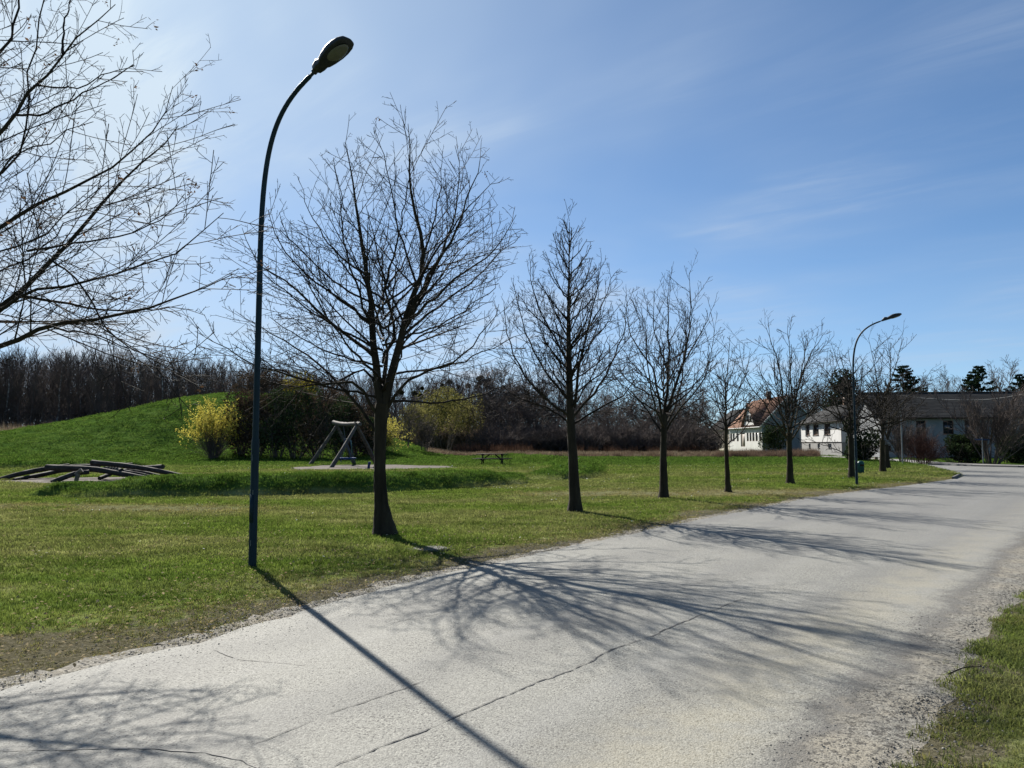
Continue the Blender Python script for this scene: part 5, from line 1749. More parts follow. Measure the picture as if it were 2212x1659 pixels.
    def band(name, protos, n, px0, px1, y0, y1, h0, h1, seed, thin=0.35):
        g = np.random.default_rng(seed)
        px, y = g.uniform(px0, px1, n), g.uniform(y0, y1, n)
        x = np.array([at_depth(a, 957, b)[0] for a, b in zip(px, y)])
        k = fbm(x, y, 5.0, seed) > thin
        x, y = x[k], y[k]; m = len(x)
        s = g.uniform(h0, h1, m) * (0.6 + 0.8 * fbm(x, y, 3.0, seed + 5))
        rot = np.column_stack([g.normal(0, .1, m), g.normal(0, .1, m), g.uniform(0, 6.28, m)])
        scatter(name, np.column_stack([x, y, ground_z(x, y)]), rot, np.column_stack([np.clip(s, .7, 1.4), np.clip(s, .7, 1.4), s]), protos)
    band('dry_brush', clump, 620, 1545, 1765, 85, 96, 0.3, 0.95, 1, 0.36)
    band('dry_meadow', clump + straw, 1900, 1090, 1560, 86, 108, 0.25, 0.70, 2, 0.40)
    band('dry_meadow_edge', straw + clump, 1100, 925, 1110, 94, 112, 0.25, 0.55, 3, 0.33)
    band('rusty_brush', rust, 600, 985, 1550, 108, 122, 0.7, 1.7, 4, 0.50)
    band('reed_bed', reed, 900, 900, 1330, 126, 136, 3.0, 5.2, 5, 0.38)
    band('far_reed_bed', reed, 1000, -60, 250, 124, 134, 3.0, 4.3, 6, 0.2)


build_background_plants()


# ------------------------------------------------------------------ houses
def wall_open(name, A, B, h, holes, mat, parent, t=0.28, z0=0.0):
    """Wall from A to B (outer face on the right of A->B as seen from above), height h above z0, holes = (s0, s1, z0, z1) cut through."""
    A, B = np.array(A, float), np.array(B, float)
    L = np.linalg.norm(B - A)
    u = (B - A) / L
    nrm = np.array([u[1], -u[0]])
    S = sorted({0.0, L, *[v for q in holes for v in q[:2]]})
    Z = sorted({z0, z0 + h, *[v for q in holes for v in q[2:4]]})
    pt = lambda s, z, dpt: (A[0] + u[0] * s - nrm[0] * dpt, A[1] + u[1] * s - nrm[1] * dpt, z)
    mb = MB()
    for s0, s1 in zip(S[:-1], S[1:]):
        for a, b in zip(Z[:-1], Z[1:]):
            cs, cz = (s0 + s1) / 2, (a + b) / 2
            if any(q[0] < cs < q[1] and q[2] < cz < q[3] for q in holes): continue
            mb.add([pt(s0, a, 0), pt(s1, a, 0), pt(s1, b, 0), pt(s0, b, 0)], [[0, 1, 2, 3]])
    for q in holes:
        s0, s1, a, b = q[:4]
        for e in (((s0, a), (s0, b)), ((s0, b), (s1, b)), ((s1, b), (s1, a)), ((s1, a), (s0, a))):
            mb.add([pt(*e[0], 0), pt(*e[1], 0), pt(*e[1], t), pt(*e[0], t)], [[0, 1, 2, 3]])
    o = mb.build(name, mat, parent)
    return o, pt, math.atan2(u[1], u[0])


def fit_window(pt, q, parent, frame_mat='trim_white', bars=True, depth=0.12, sill=True, name='window', pane_mat='window_glass'):
    s0, s1, a, b = q[:4]
    fw = 0.07
    mb = MB()
    def bar(sa, sb, za, zb, d0, d1):
        P = [pt(sa, za, d0), pt(sb, za, d0), pt(sb, zb, d0), pt(sa, zb, d0), pt(sa, za, d1), pt(sb, za, d1), pt(sb, zb, d1), pt(sa, zb, d1)]
        return P, [[0, 1, 2, 3], [5, 4, 7, 6], [4, 0, 3, 7], [1, 5, 6, 2], [3, 2, 6, 7], [4, 5, 1, 0]]
    for e in ((s0, s0 + fw, a, b), (s1 - fw, s1, a, b), (s0 + fw, s1 - fw, b - fw, b), (s0 + fw, s1 - fw, a, a + fw)):
        mb.add(*bar(*e, depth, depth + 0.06))
    if bars:
        m = (s0 + s1) / 2
        mb.add(*bar(m - 0.03, m + 0.03, a + fw, b - fw, depth + 0.003, depth + 0.057))
    w = mb.build(name, frame_mat, parent)
    mb = MB(); mb.add(*bar(s0 + fw, s1 - fw, a + fw, b - fw, depth + 0.025, depth + 0.035))
    mb.build('pane', pane_mat, w)
    if sill:
        mb = MB(); mb.add(*bar(s0 - 0.06, s1 + 0.06, a - 0.06, a - 0.003, -0.07, 0.10))
        mb.build('sill', 'kerb_stone', w)
    return w


def roof_slab(mb, P, t=0.14):
    """A sloping slab from four corner points (top side), thickness t."""
    P = np.array(P, float)
    n = np.cross(P[1] - P[0], P[3] - P[0]); n /= np.linalg.norm(n)
    if n[2] < 0: n = -n
    Q = P - n * t
    mb.add(np.vstack([P, Q]), [[0, 1, 2, 3], [7, 6, 5, 4], [0, 4, 5, 1], [1, 5, 6, 2], [2, 6, 7, 3], [3, 7, 4, 0]])


def build_houses():
    # ---- white house with grey plinth; its long sunlit wall faces left
    A, B = np.array([40.5, 108.0]), np.array([39.3, 92.0])
    root = thing('white_house', (0, 0, 0), 'white house on a tall grey plinth with three small basement windows', 'house', 'houses by the road')
    L = np.linalg.norm(B - A)
    sx = lambda px: L * (1 - ((px - 1106) / FPX * 108 - 40.5) / 1e9) if False else None
    def along(px):
        # where the ray through picture column px meets the wall line
        k = (px - 1106) / FPX * 1.0
        # x = k*y (near enough level); A + s u
        u = (B - A) / L
        return (k * A[1] - A[0]) / (u[0] - k * u[1])
    cols = [(1739, 1748), (1755, 1768), (1779, 1793)]
    base_w = [(along(a + 2), along(b - 1), 0.95, 1.52) for a, b in [(1743, 1750), (1762, 1770), (1785, 1795)]]
    up_w = [(along(a), along(b), 2.62, 4.05) for a, b in cols]
    base_w = [(min(q[0], q[1]), max(q[0], q[1]), q[2], q[3]) for q in base_w]
    up_w = [(min(q[0], q[1]), max(q[0], q[1]), q[2], q[3]) for q in up_w]
    pl, pt1, _ = wall_open('plinth', A, B, 1.70, base_w, 'wall_plinth', root)
    for q in base_w: fit_window(pt1, q, root, 'trim_white', False, 0.16)
    wl, pt2, _ = wall_open('wall', A + (-0.03, 0), B + (-0.03, 0), 2.85, up_w, 'wall_white', root, z0=1.72)
    for q in up_w: fit_window(pt2, q, root, 'frame_brown', True, 0.14)
    W = 8.6
    C, D = B + (W, 0.2), A + (W, 0.2)
    for nm, z0, h, mt in (('plinth', 0, 1.70, 'wall_plinth'), ('wall', 1.72, 2.85, 'wall_white')):
        mb = MB()
        for a, b in ((B, C), (C, D), (D, A)):
            mb.add([(*a, z0), (*b, z0), (*b, z0 + h), (*a, z0 + h)], [[0, 1, 2, 3]])
        mb.build(nm, mt, root)
    mb = MB()
    e, zr = 4.57, 6.75
    for a, b in ((B, C), (A, D)):
        m = (a + b) / 2
        mb.add([(*a, e), (*b, e), (*m, zr - 0.1)], None, [[0, 1, 2]])
    mb.build('gable', 'wall_white', root)
    mb = MB()
    o = 0.55
    u = (B - A) / L
    Rm0, Rm1 = (A + D) / 2 - u * o, (B + C) / 2 + u * o
    w0 = np.array([-o, 0])
    zl = e - 0.27
    roof_slab(mb, [(*(A - u * o + w0), zl), (*(B + u * o + w0), zl), (*Rm1, zr), (*Rm0, zr)])
    roof_slab(mb, [(*(D - u * o - w0), zl), (*Rm0, zr), (*Rm1, zr), (*(C + u * o - w0), zl)])
    rf = mb.build('roof', 'roof_slate', root)
    MB().tube([(*(A - u * o + w0 * 1.12), zl - 0.06), (*(B + u * o + w0 * 1.12), zl - 0.06)], 0.065, 8).build('gutter', 'trim_dark', rf)
    MB().box((*((Rm0 + Rm1) / 2 - u * 2), zr + 0.3), (0.5, 0.7, 1.2)).build('chimney', 'frame_brown', rf)
    mb = MB().tube([(*(A - u * 0.1 + (-0.12, 0)), 0.0), (*(A - u * 0.1 + (-0.12, 0)), zl)], 0.05, 8)
    mb.build('downpipe', 'galvanised', root)
    MB().box((*((A + B) / 2 + (-0.045, 0)), 1.71), (L, 0.05, 0.07), math.atan2(u[1], u[0])).build('string_course', 'trim_dark', root)

    # ---- red-roofed house with cross gable
    X, Y0, Y1, W = 45.4, 140.0, 161.0, 10.0
    root = thing('red_roof_house', (0, 0, 0), 'long white house with steep clay-red roof and white cross gable', 'house', 'houses by the road')
    yy = lambda px: X * FPX / (px - 1106)
    A, B = (X, Y1), (X, Y0)
    s_ = lambda px: Y1 - yy(px)
    win = [(s_(a), s_(b), 1.95, 3.55) for a, b in [(1576.5, 1580.5), (1582, 1586), (1590.5, 1594.5), (1612, 1616), (1618, 1622), (1624, 1628.5), (1631, 1635.5), (1638.5, 1643)]]
    door = (s_(1599), s_(1608), 0.9, 3.6)
    wl, pt, _ = wall_open('wall', A, B, 5.0, win + [door], 'wall_white', root)
    for q in win: fit_window(pt, q, root, 'frame_brown', False, 0.10, False)
    d = fit_window(pt, door, root, 'frame_brown', False, 0.12, False, 'door', 'door_grey')
    mb = MB()
    for a, b in (((X, Y0), (X + W, Y0)), ((X + W, Y0), (X + W, Y1)), ((X + W, Y1), (X, Y1))):
        mb.add([(*a, 0), (*b, 0), (*b, 5.0), (*a, 5.0)], [[0, 1, 2, 3]])
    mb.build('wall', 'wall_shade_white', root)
    zr = 10.4
    xm = X + W / 2
    mb = MB()
    for y in (Y0, Y1):
        mb.add([(X, y, 5.0), (X + W, y, 5.0), (xm, y, zr - 0.15)], None, [[0, 1, 2]])
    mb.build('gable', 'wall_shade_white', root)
    mb = MB()
    ov = 0.45; ze = 5.0 - ov * (zr - 5.0) / (W / 2)
    roof_slab(mb, [(X - ov, Y1 + .4, ze), (X - ov, Y0 - .4, ze), (xm, Y0 - .4, zr), (xm, Y1 + .4, zr)])
    roof_slab(mb, [(X + W + ov, Y0 - .4, ze), (X + W + ov, Y1 + .4, ze), (xm, Y1 + .4, zr), (xm, Y0 - .4, zr)])
    rf = mb.build('roof', 'roof_clay', root)
    MB().tube([(X - ov - .08, Y1 + .4, ze), (X - ov - .08, Y0 - .4, ze)], 0.08, 8).build('gutter', 'trim_white', rf)
    MB().box((xm - 0.6, Y0 + 9, zr + 0.4), (0.7, 0.9, 1.6)).build('chimney', 'frame_brown', rf)
    # barge boards on the near gable
    MB().beam((X - ov, Y0 - .46, ze - .05), (xm, Y0 - .46, zr - .05), 0.10, 0.26).build('barge_board', 'trim_white', rf)
    MB().beam((X + W + ov, Y0 - .46, ze - .05), (xm, Y0 - .46, zr - .05), 0.10, 0.26).build('barge_board', 'trim_white', rf)
    # cross gable
    yc, hw, za = 147.0, 4.1, 9.2
    mb = MB()
    mb.add([(X - .06, yc - hw, 5.0), (X - .06, yc + hw, 5.0), (X - .06, yc, za)], None, [[1, 0, 2]])
    cg = mb.build('cross_gable', 'wall_white', root)
    xr = X + (za - 5.0) / (zr - 5.0) * (W / 2)
    mb = MB()
    roof_slab(mb, [(X - .5, yc - hw - .3, 4.75), (X + .2, yc - hw - .3, 4.75), (xr, yc, za + .08), (X - .5, yc, za + .08)], 0.12)
    roof_slab(mb, [(X - .5, yc + hw + .3, 4.75), (X - .5, yc, za + .08), (xr, yc, za + .08), (X + .2, yc + hw + .3, 4.75)], 0.12)
    mb.build('cross_gable_roof', 'roof_clay', root)
    for yw in (yc - 0.75, yc + 0.75):
        mb = MB().box((X - .10, yw, 6.35), (0.08, 0.95, 1.35)); w = mb.build('window', 'trim_white', cg)
        MB().box((X - .145, yw, 6.35), (0.02, 0.78, 1.18)).build('pane', 'window_glass', w)

    # ---- cream house that continues the row
    root = thing('cream_house', (0, 0, 0), 'cream walled house with dark roof at the far left end of the row', 'house', 'houses by the road')
    A, B = (X + .1, 178.0), (X + .1, 161.6)
    win = [(2.0, 3.0, 2.2, 3.7), (5.0, 6.0, 2.2, 3.7), (8.0, 9.0, 2.2, 3.7), (11.5, 12.5, 2.2, 3.7), (5.4, 5.9, 0.6, 1.2), (11.8, 12.3, 0.6, 1.2)]
    wl, pt, _ = wall_open('wall', A, B, 4.7, win, 'wall_cream', root)
    for q in win: fit_window(pt, q, root, 'frame_brown', q[3] > 2, 0.12, q[3] > 2)
    mb = MB()
    for a, b in (((X + .1, 161.6), (X + 9, 161.6)), ((X + 9, 161.6), (X + 9, 178)), ((X + 9, 178), (X + .1, 178))):
        mb.add([(*a, 0), (*b, 0), (*b, 4.7), (*a, 4.7)], [[0, 1, 2, 3]])
    mb.build('wall', 'wall_cream', root)
    mb = MB(); xm = X + 4.55
    roof_slab(mb, [(X - .4, 178.5, 4.45), (X - .4, 161.7, 4.45), (xm, 164.5, 9.0), (xm, 175.5, 9.0)])
    roof_slab(mb, [(X + 9.5, 161.7, 4.45), (X + 9.5, 178.5, 4.45), (xm, 175.5, 9.0), (xm, 164.5, 9.0)])
    mb.add([(X - .4, 161.7, 4.45), (X + 9.5, 161.7, 4.45), (xm, 164.5, 9.0)], None, [[0, 1, 2]])
    mb.add([(X - .4, 178.5, 4.45), (xm, 175.5, 9.0), (X + 9.5, 178.5, 4.45)], None, [[0, 1, 2]])
    rf = mb.build('roof', 'roof_slate', root)
    MB().tube([(X - .48, 178.5, 4.42), (X - .48, 161.7, 4.42)], 0.08, 8).build('gutter', 'trim_dark', rf)

    # ---- long house with slate roof, its shaded front towards us
    root = thing('long_house', (0, 0, 0), 'long low house with dark slate roof, shaded pale front and dark windows', 'house', 'houses by the road')
    A, B = np.array([38.3, 80.0]), np.array([64.0, 77.2])
    L = np.linalg.norm(B - A); u = (B - A) / L
    def along2(px):
        k = (px - 1106) / FPX
        return (k * A[1] - A[0]) / (u[0] - k * u[1])
    win = [(along2(a), along2(b), 2.52, 3.92) for a, b in [(1926, 1947), (1978, 1999), (2036, 2059), (2083, 2105), (2150, 2171), (2202, 2224)]]
    low = [(along2(a), along2(b), 0.75, 1.35) for a, b in [(1906, 1922), (1930, 1946)]]
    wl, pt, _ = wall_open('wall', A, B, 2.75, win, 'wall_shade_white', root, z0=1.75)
    pl, pt1, _ = wall_open('plinth', A, B, 1.73, low, 'wall_plinth', root)
    for q in win: fit_window(pt, q, root, 'frame_brown', True, 0.12)
    for q in low: fit_window(pt1, q, root, 'frame_brown', False, 0.12, False)
    nrm = np.array([-u[1], u[0]])
    Wd = 9.5
    C, D = B + nrm * Wd, A + nrm * Wd
    mb = MB()
    for a, b in ((B, C), (C, D), (D, A)):
        mb.add([(*a, 0), (*b, 0), (*b, 4.5), (*a, 4.5)], [[0, 1, 2, 3]])
    zr = 7.05
    for a, b in ((A, D), (B, C)):
        mb.add([(*a, 4.5), (*b, 4.5), (*((a + b) / 2), zr - .12)], None, [[0, 1, 2]])
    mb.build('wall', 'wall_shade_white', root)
    R0, R1 = (A + D) / 2 - u * .6, (B + C) / 2 + u * .6
    ov = 0.5; ze = 4.5 - ov * (zr - 4.5) / (Wd / 2)
    mb = MB()
    roof_slab(mb, [(*(A - u * .6 - nrm * ov), ze), (*(B + u * .6 - nrm * ov), ze), (*R1, zr), (*R0, zr)])
    roof_slab(mb, [(*(C + u * .6 + nrm * ov), ze), (*(D - u * .6 + nrm * ov), ze), (*R0, zr), (*R1, zr)])
    rf = mb.build('roof', 'roof_slate', root)
    # slate courses stand proud of one another
    mb = MB()
    E0, E1 = A - u * .6 - nrm * ov, B + u * .6 - nrm * ov
    n = 17
    for k in range(n):
        f0, f1 = k / n, (k + 1.06) / n
        P = []
        for f, lift in ((f0, 0.050), (f1, 0.03)):
            a, b = E0 + (R0 - E0) * f, E1 + (R1 - E1) * f
            z = ze + (zr - ze) * f + lift
            P.append(((*a, z), (*b, z)))
        mb.add([P[0][0], P[0][1], P[1][1], P[1][0]], [[0, 1, 2, 3]])
        a, b = P[0]
        mb.add([(a[0], a[1], a[2] - .03), (b[0], b[1], b[2] - .03), b, a], [[0, 1, 2, 3]])
    kind(mb.build('slate_courses', 'roof_slate', rf), 'stuff')
    MB().tube([(*R0, zr + .04), (*R1, zr + .04)], 0.10, 8).build('ridge_cap', 'trim_dark', rf)
    g0, g1 = E0 - nrm * .07, E1 - nrm * .07
    MB().tube([(*g0, ze - .07), (*g1, ze - .07)], 0.07, 8).build('gutter', 'trim_dark', rf)


build_houses()


# ------------------------------------------------------------------ playground
def log_tube(pts, r0, r1, seed, K=14, sides=11):
    rng = np.random.default_rng(seed)
    p = resample(np.array(pts, float), K)
    r = np.linspace(r0, r1, K)
    mb = MB()
    V, Q = tubes(p[None], r[None], sides)
    c = np.repeat(p, sides, 0)
    V = c + (V - c) * (1 + 0.05 * rng.normal(size=(len(V), 1)))
    mb.add(V, Q)
    for i0, fl in ((0, 1), ((K - 1) * sides, 0)):
        cc = V[i0:i0 + sides].mean(0)
        mb.add(np.vstack([V[i0:i0 + sides], cc]), t=[[k, (k + 1) % sides, sides] if not fl else [(k + 1) % sides, k, sides] for k in range(sides)])
    return mb


def build_climbing_logs():
    base = np.array([-16.6, 33.4, 0.0])
    root = thing('climbing_logs', base, 'heap of long weathered logs crossing over a sand patch for climbing', 'play equipment')
    LOGS = [  # picture points with depth
        ([(-2, 1036, 33.6), (45, 1023, 34.0), (105, 1012, 34.4), (150, 1007, 34.8)], 0.115, 0.13),
        ([(137, 1008.5, 35.8), (175, 1006.5, 35.8), (214, 1007, 35.6)], 0.10, 0.10),
        ([(100, 1010, 33.2), (194, 1013, 33.0), (253, 1022, 32.9), (335, 1037, 32.8)], 0.15, 0.12),
        ([(198, 999, 35.0), (277, 1007, 34.6), (346, 1018, 34.4), (412, 1033, 34.2)], 0.14, 0.11),
        ([(64, 1032.5, 35.2), (100, 1024, 35.0), (135, 1017, 34.6), (190, 1012, 34.4)], 0.10, 0.11),
        ([(112, 1042.5, 31.6), (140, 1031, 32.0), (165, 1022.5, 32.4), (192, 1019.5, 32.7)], 0.13, 0.11),
        ([(305, 1010.5, 36.6), (330, 1009.5, 36.0), (352, 1008, 35.6)], 0.11, 0.13),
        ([(275, 1016, 35.6), (320, 1023, 35.3), (363, 1034, 35.0)], 0.11, 0.10),
        ([(262, 1003.5, 37.0), (286, 1002.5, 37.2)], 0.08, 0.08),
        ([(30, 1037, 33.2), (80, 1027, 34.6), (140, 1014, 36.4), (165, 1010, 37.2)], 0.10, 0.09),
        ([(215, 1033, 33.4), (255, 1019, 35.0), (300, 1012.5, 36.2)], 0.10, 0.09),
        ([(228, 1012, 34.0), (300, 1024, 33.6), (330, 1031, 33.6), (358, 1037, 33.4)], 0.10, 0.085),
    ]
    for k, (L, r0, r1) in enumerate(LOGS):
        pts = [at_depth(a, b, d) - base for a, b, d in L]
        log_tube(pts, r0 * 0.86, r1 * 0.86, 700 + k).build('log', 'log_grey', root, True)
    # log with steps cut into it
    a, b = at_depth(222, 1016, 33.6) - base, at_depth(262, 1018.5, 33.0) - base
    o = log_tube([a, b], 0.12, 0.135, 720).build('notched_log', 'log_grey', root, True)
    d = (b - a) / np.linalg.norm(b - a)
    for k in range(5):
        c = a + (b - a) * (0.12 + 0.16 * k) + np.array([0, -0.02, 0.105])
        MB().beam(c, c + np.array([0.08, -0.01, 0.035]) + d * 0.02, 0.16, 0.05).build('step', 'log_pale', o)
    # carved pale post
    f = on_ground(163, 1048) - base
    log_tube([f + (0, 0, -0.1), f + (0.02, 0.02, 0.22), f + (0.05, 0.06, 0.42)], 0.075, 0.085, 731, 8).build('carved_post', 'log_pale', root, True)
    h = f + np.array([0.07, 0.08, 0.50])
    log_tube([h + (-0.13, -0.03, -0.10), h + (0, 0, 0.0), h + (0.10, 0.03, 0.07)], 0.05, 0.09, 732, 8).build('carved_head', 'log_pale', root, True)


def build_swing():
    A0, A1 = on_ground(670, 1004.5), on_ground(766, 1003.5)      # far frame
    B0, B1 = on_ground(716, 1010), on_ground(813, 1005.0)        # near frame
    yA, yB = (A0[1] + A1[1]) / 2, (B0[1] + B1[1]) / 2
    TA, TB = at_depth(727, 921, yA), at_depth(770, 921, yB)
    base = (A0 + A1 + B0 + B1) / 4
    base[2] = 0
    root = thing('basket_swing', base, 'swing of four crossed weathered logs with a blue basket seat on sand', 'swing')
    for k, (f, t, lift) in enumerate(((A0, TA, 0.10), (A1, TA, 0.10), (B0, TB, 0.36), (B1, TB, 0.30))):
        d = t - f
        e = f + d * (1 + lift / np.linalg.norm(d) * 1.2)
        off = np.array([0, 0.14 if k % 2 else -0.10, 0])
        s = f - d / np.linalg.norm(d) * 0.12
        log_tube([s - base, (f + t) / 2 + off * .5 + (0.04, 0, 0.03) - base, e + off - base], 0.145, 0.105, 740 + k).build('leg', 'swing_timber', root, True)
    b0, b1 = at_depth(721.5, 914, yA + 0.5), at_depth(778, 916, yB - 0.3)
    m = (b0 + b1) / 2
    log_tube([b0 + (-.05, .1, .07) - base, b0 * .8 + b1 * .2 + (0, 0, -.02) - base, m + (0, 0, -.05) - base, b0 * .2 + b1 * .8 - base, b1 - base], 0.145, 0.135, 750, 18).build('cross_beam', 'log_pale', root, True)
    c = np.array([*(0.45 * np.array([TA[0], yA]) + 0.55 * np.array([TB[0], yB])), 0.52]) - base
    rx = 0.62
    t = np.linspace(0, 2 * math.pi, 33)
    ring = np.column_stack([c[0] + rx * np.cos(t), c[1] + rx * np.sin(t), np.full(33, c[2])])
    seat = MB().tube(ring, 0.055, 8, False).build('basket_seat', 'rope_blue', root, True)
    net = MB()
    for k in range(-4, 5):
        q = k * 0.13
        hl = math.sqrt(rx * rx - q * q)
        s = np.linspace(-1, 1, 7)
        sag = -0.10 * (1 - s ** 2) * (hl / rx)
        net.tube(np.column_stack([c[0] + s * hl, np.full(7, c[1] + q), c[2] + sag]), 0.010, 4, False)
        net.tube(np.column_stack([np.full(7, c[0] + q), c[1] + s * hl, c[2] + sag]), 0.010, 4, False)
    net.build('seat_net', 'rope_blue', seat)
    for sy, w in ((-1, 0.5), (1, 0.5)):
        hook = (b0 - base) * (0.62 if sy < 0 else 0.28) + (b1 - base) * (0.38 if sy < 0 else 0.72) - np.array([0, 0, 0.13])
        knot = hook * 0.45 + np.array([c[0], c[1], c[2]]) * 0.55 + np.array([0, 0, 0.35])
        MB().tube([hook, knot], 0.014, 5).build('chain', 'chain_grey', root)
        for sx in (-1, 1):
            e = np.array([c[0] + sx * rx * 0.7, c[1] + (0.7 * rx if sy > 0 else -0.7 * rx), c[2] + 0.04])
            MB().tube([knot, e], 0.013, 5).build('rope', 'rope_blue', root)
    # short blue post with a plate
    f = on_ground(796, 1014.5)
    r2 = thing('blue_play_post', f, 'short blue post on a flat foot plate beside the swing sand', 'play equipment')
    MB().tube([(0, 0, 0.03), (0.02, 0, 0.25), (0.05, 0, 0.40)], [0.085, 0.08, 0.075], 12).build('post', 'toy_blue', r2, True)
    MB().tube([(0.05, 0, 0.38), (0.065, 0, 0.47)], [0.10, 0.07], 12).build('cap', 'toy_blue', r2, True)
    MB().tube([(0, 0, 0), (0, 0, 0.035)], [0.22, 0.20], 16).build('foot_plate', 'toy_blue', r2, True)
    MB().box((0.45, 0, 0.03), (0.55, 0.10, 0.045)).build('base_rail', 'galvanised', r2)
    # green bent panel behind the swing
    f = on_ground(748, 1000.5)
    r3 = thing('green_play_panel', f, 'green bent plastic play panel standing behind the basket swing', 'play equipment')
    t = np.linspace(0, math.pi / 2, 8)
    prof = [(-0.45, 0.25)] + [(-0.05 - 0.40 * math.cos(a), 1.75 + 0.22 * math.sin(a)) for a in t] + [(0.20, 1.92), (0.34, 1.80), (0.40, 1.45), (0.42, 0.7)]
    P = np.array([[(x, y, z) for x, z in prof] for y in (-0.2, 0.2)])
    mb = MB().grid(P); mb.grid(P[::-1] + np.array([0, 0, -0.04]))
    mb.build('panel', 'toy_green', r3, True)
    for x in (-0.42, 0.40):
        MB().tube([(x, 0, -0.05), (x, 0, 0.9)], 0.035, 8).build('leg', 'galvanised', r3)


def build_picnic_table():
    f = on_ground(1063.5, 1004.5)
    root = thing('picnic_table', f, 'dark wooden picnic table with attached benches on the far lawn', 'picnic table', None, R(-9))
    root.scale = (1.16, 1.16, 1.08)
    Lg = 1.95
    for k in range(5):
        MB().box((0, -0.30 + k * 0.15, 0.74), (Lg, 0.135, 0.045)).build('table_plank', 'table_wood', root)
    for s in (-1, 1):
        for j in range(2):
            MB().box((0, s * (0.66 + j * 0.14), 0.43), (Lg + 0.35, 0.125, 0.045)).build('bench_plank', 'table_wood', root)
    for x in (-0.62, 0.62):
        MB().beam((x, -0.80, 0.385), (x, 0.80, 0.385), 0.05, 0.09).build('bench_bearer', 'table_wood', root)
        MB().beam((x, -0.36, 0.690), (x, 0.36, 0.690), 0.05, 0.08).build('top_bearer', 'table_wood', root)
        for s in (-1, 1):
            MB().beam((x - 0.05 * s, s * 0.66, 0.0), (x - 0.05 * s, s * 0.20, 0.70), 0.055, 0.11).build('leg', 'table_wood', root)
    for x in (-0.62, 0.62):
        MB().beam((x * 0.9, 0, 0.40), (x * 0.30, 0, 0.70), 0.05, 0.07).build('brace', 'table_wood', root)


build_climbing_logs()
build_swing()
build_picnic_table()


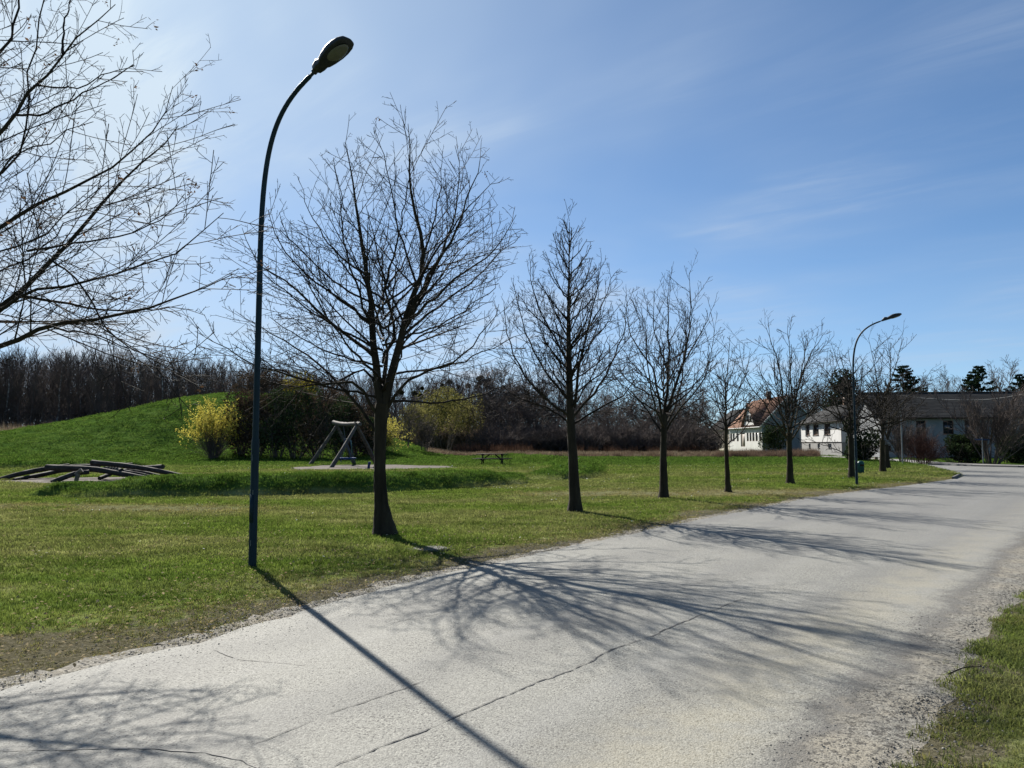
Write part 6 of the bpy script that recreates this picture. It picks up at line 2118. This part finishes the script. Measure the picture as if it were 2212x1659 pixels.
# ------------------------------------------------------------------ street furniture and small things
def build_small_things():
    f = on_ground(1860, 1024)
    root = thing('litter_bin', f, 'turquoise green litter bin on the lawn behind the far street lamp', 'litter bin')
    prof = [(0.150, 0.06), (0.165, 0.07), (0.172, 0.54), (0.172, 0.545)]
    K = 20
    ph = np.linspace(0, 2 * math.pi, K + 1)
    rings = np.array([[(r * math.cos(a), 0.85 * r * math.sin(a), z) for a in ph] for r, z in [(0.01, 0.05)] + prof])
    MB().grid(rings).build('body', 'bin_green', root, True)
    rings = np.array([[(r * math.cos(a), 0.85 * r * math.sin(a), z) for a in ph] for r, z in ((0.181, 0.535), (0.181, 0.56), (0.13, 0.65), (0.07, 0.675), (0.005, 0.68))])
    MB().grid(rings).build('lid', 'bin_green', root, True)
    MB().box((0, -0.15, 0.46), (0.20, 0.03, 0.09)).build('opening', 'trim_dark', root)
    MB().tube([(-0.21, 0.0, -0.1), (-0.21, 0, 0.78)], 0.025, 10).build('post', 'galvanised', root)
    for z in (0.18, 0.48):
        MB().box((-0.185, 0, z), (0.06, 0.05, 0.03)).build('bracket', 'galvanised', root)
    # thin grey pole
    f = on_ground(1950, 1003.5)
    root = thing('grey_pole', f, 'thin plain grey pole on the lawn tip before the long house', 'pole')
    MB().tube([(0, 0, -0.1), (0, 0, 2.1), (0, 0, 4.2)], [0.05, 0.047, 0.043], 12).build('pole', 'galvanised', root, True)
    MB().tube([(0, 0, 4.2), (0, 0, 4.25)], [0.05, 0.02], 12).build('cap', 'galvanised', root, True)
    MB().tube([(0, 0, 0.0), (0, 0, 0.07)], [0.10, 0.09], 12).build('collar', 'galvanised', root, True)
    # street name sign, seen from below its edge
    f = on_ground(2124, 1004)
    root = thing('street_name_sign', f, 'street name sign of one narrow dark blue plate on a pale post', 'sign', None, R(6))
    MB().tube([(0, 0, -0.1), (0, 0, 2.02)], 0.036, 12).build('post', 'galvanised', root, True)
    MB().box((0.02, 0, 1.86), (1.12, 0.03, 0.115)).build('plate', 'sign_blue', root)
    for x in (-0.06, 0.06):
        MB().box((x, 0.035, 1.86), (0.03, 0.05, 0.10)).build('clamp', 'galvanised', root)
    # marker post and stump by the path
    f = on_ground(1865, 994)
    root = thing('marker_post', f, 'short weathered marker post with pale top right of the far lamp', 'post')
    MB().tube([(0, 0, -0.1), (0, 0, 0.95)], [0.09, 0.085], 10).build('shaft', 'log_grey', root, True)
    MB().tube([(0, 0, 0.95), (0, 0, 1.30)], [0.11, 0.10], 10).build('head', 'log_pale', root, True)
    f = on_ground(1893, 995)
    o = thing('wooden_stump', f, 'small brown wooden stump at the edge of the footpath', 'stump')
    MB().tube([(0, 0, -0.05), (0, 0, 0.32)], [0.16, 0.15], 12).build('block', 'stump_wood', o, True)
    MB().tube([(0.0, 0, 0.32), (0, 0, 0.345)], [0.145, 0.14], 12).build('cut_top', 'log_pale', o, True)
    # manhole slab in the verge
    f = on_ground(926, 1188)
    root = thing('manhole_slab', (f[0], f[1], -0.004), 'flat square concrete manhole slab in the verge beside the tree shadow', 'manhole cover', None, R(38))
    MB().box((0, 0, 0), (0.62, 0.52, 0.05)).build('slab', 'concrete', root)
    MB().tube([(0, 0, 0.024), (0, 0, 0.034)], [0.24, 0.235], 20).build('lid', 'kerb_stone', root)
    # fallen sticks
    for k, (L, lab) in enumerate([([(2049, 1464), (2085, 1456), (2121, 1448)], 'thin dark fallen stick lying on gravel at the edge of the roadside grass'),
                                  ([(1010, 1190), (1030, 1186), (1046, 1181)], 'short fallen stick in the verge right of the manhole slab'),
                                  ([(1195, 2080), (1225, 2074), (1262, 2078)], '')][:2]):
        p = [on_ground(*q) for q in L]
        b = p[0].copy()
        pts = np.array(p) - b + np.array([0, 0, 0.025])
        pts[1, 2] += 0.02
        o = log_tube(pts, 0.0048, 0.003, 760 + k, 8, 6).build('fallen_stick', 'twig')
        o.location = tuple(b)
        tag(o, lab, 'stick', 'fallen sticks')
    # overhead cable and the pole it runs to
    a = at_depth(1936, 853, 80.0)
    m = at_depth(2085, 864, 74.0)
    e = at_depth(2290, 836, 66.0)
    pts = resample([a, at_depth(2000, 860.5, 77.4), m, at_depth(2160, 860, 71.2), e], 40)
    o = MB().tube(pts, 0.032, 5).build('overhead_cable', 'cable')
    tag(o, 'sagging overhead cable crossing in front of the slate roof', 'cable')
    root = thing('utility_pole', (e[0], e[1], 0), 'wooden utility pole carrying the overhead cable beyond the right edge', 'pole')
    MB().tube([(0, 0, -0.2), (0, 0, e[2] + 0.4)], [0.13, 0.10], 10).build('mast', 'log_grey', root, True)
    MB().box((0, 0, e[2] + 0.05), (0.9, 0.1, 0.1)).build('cross_arm', 'log_grey', root)


build_small_things()
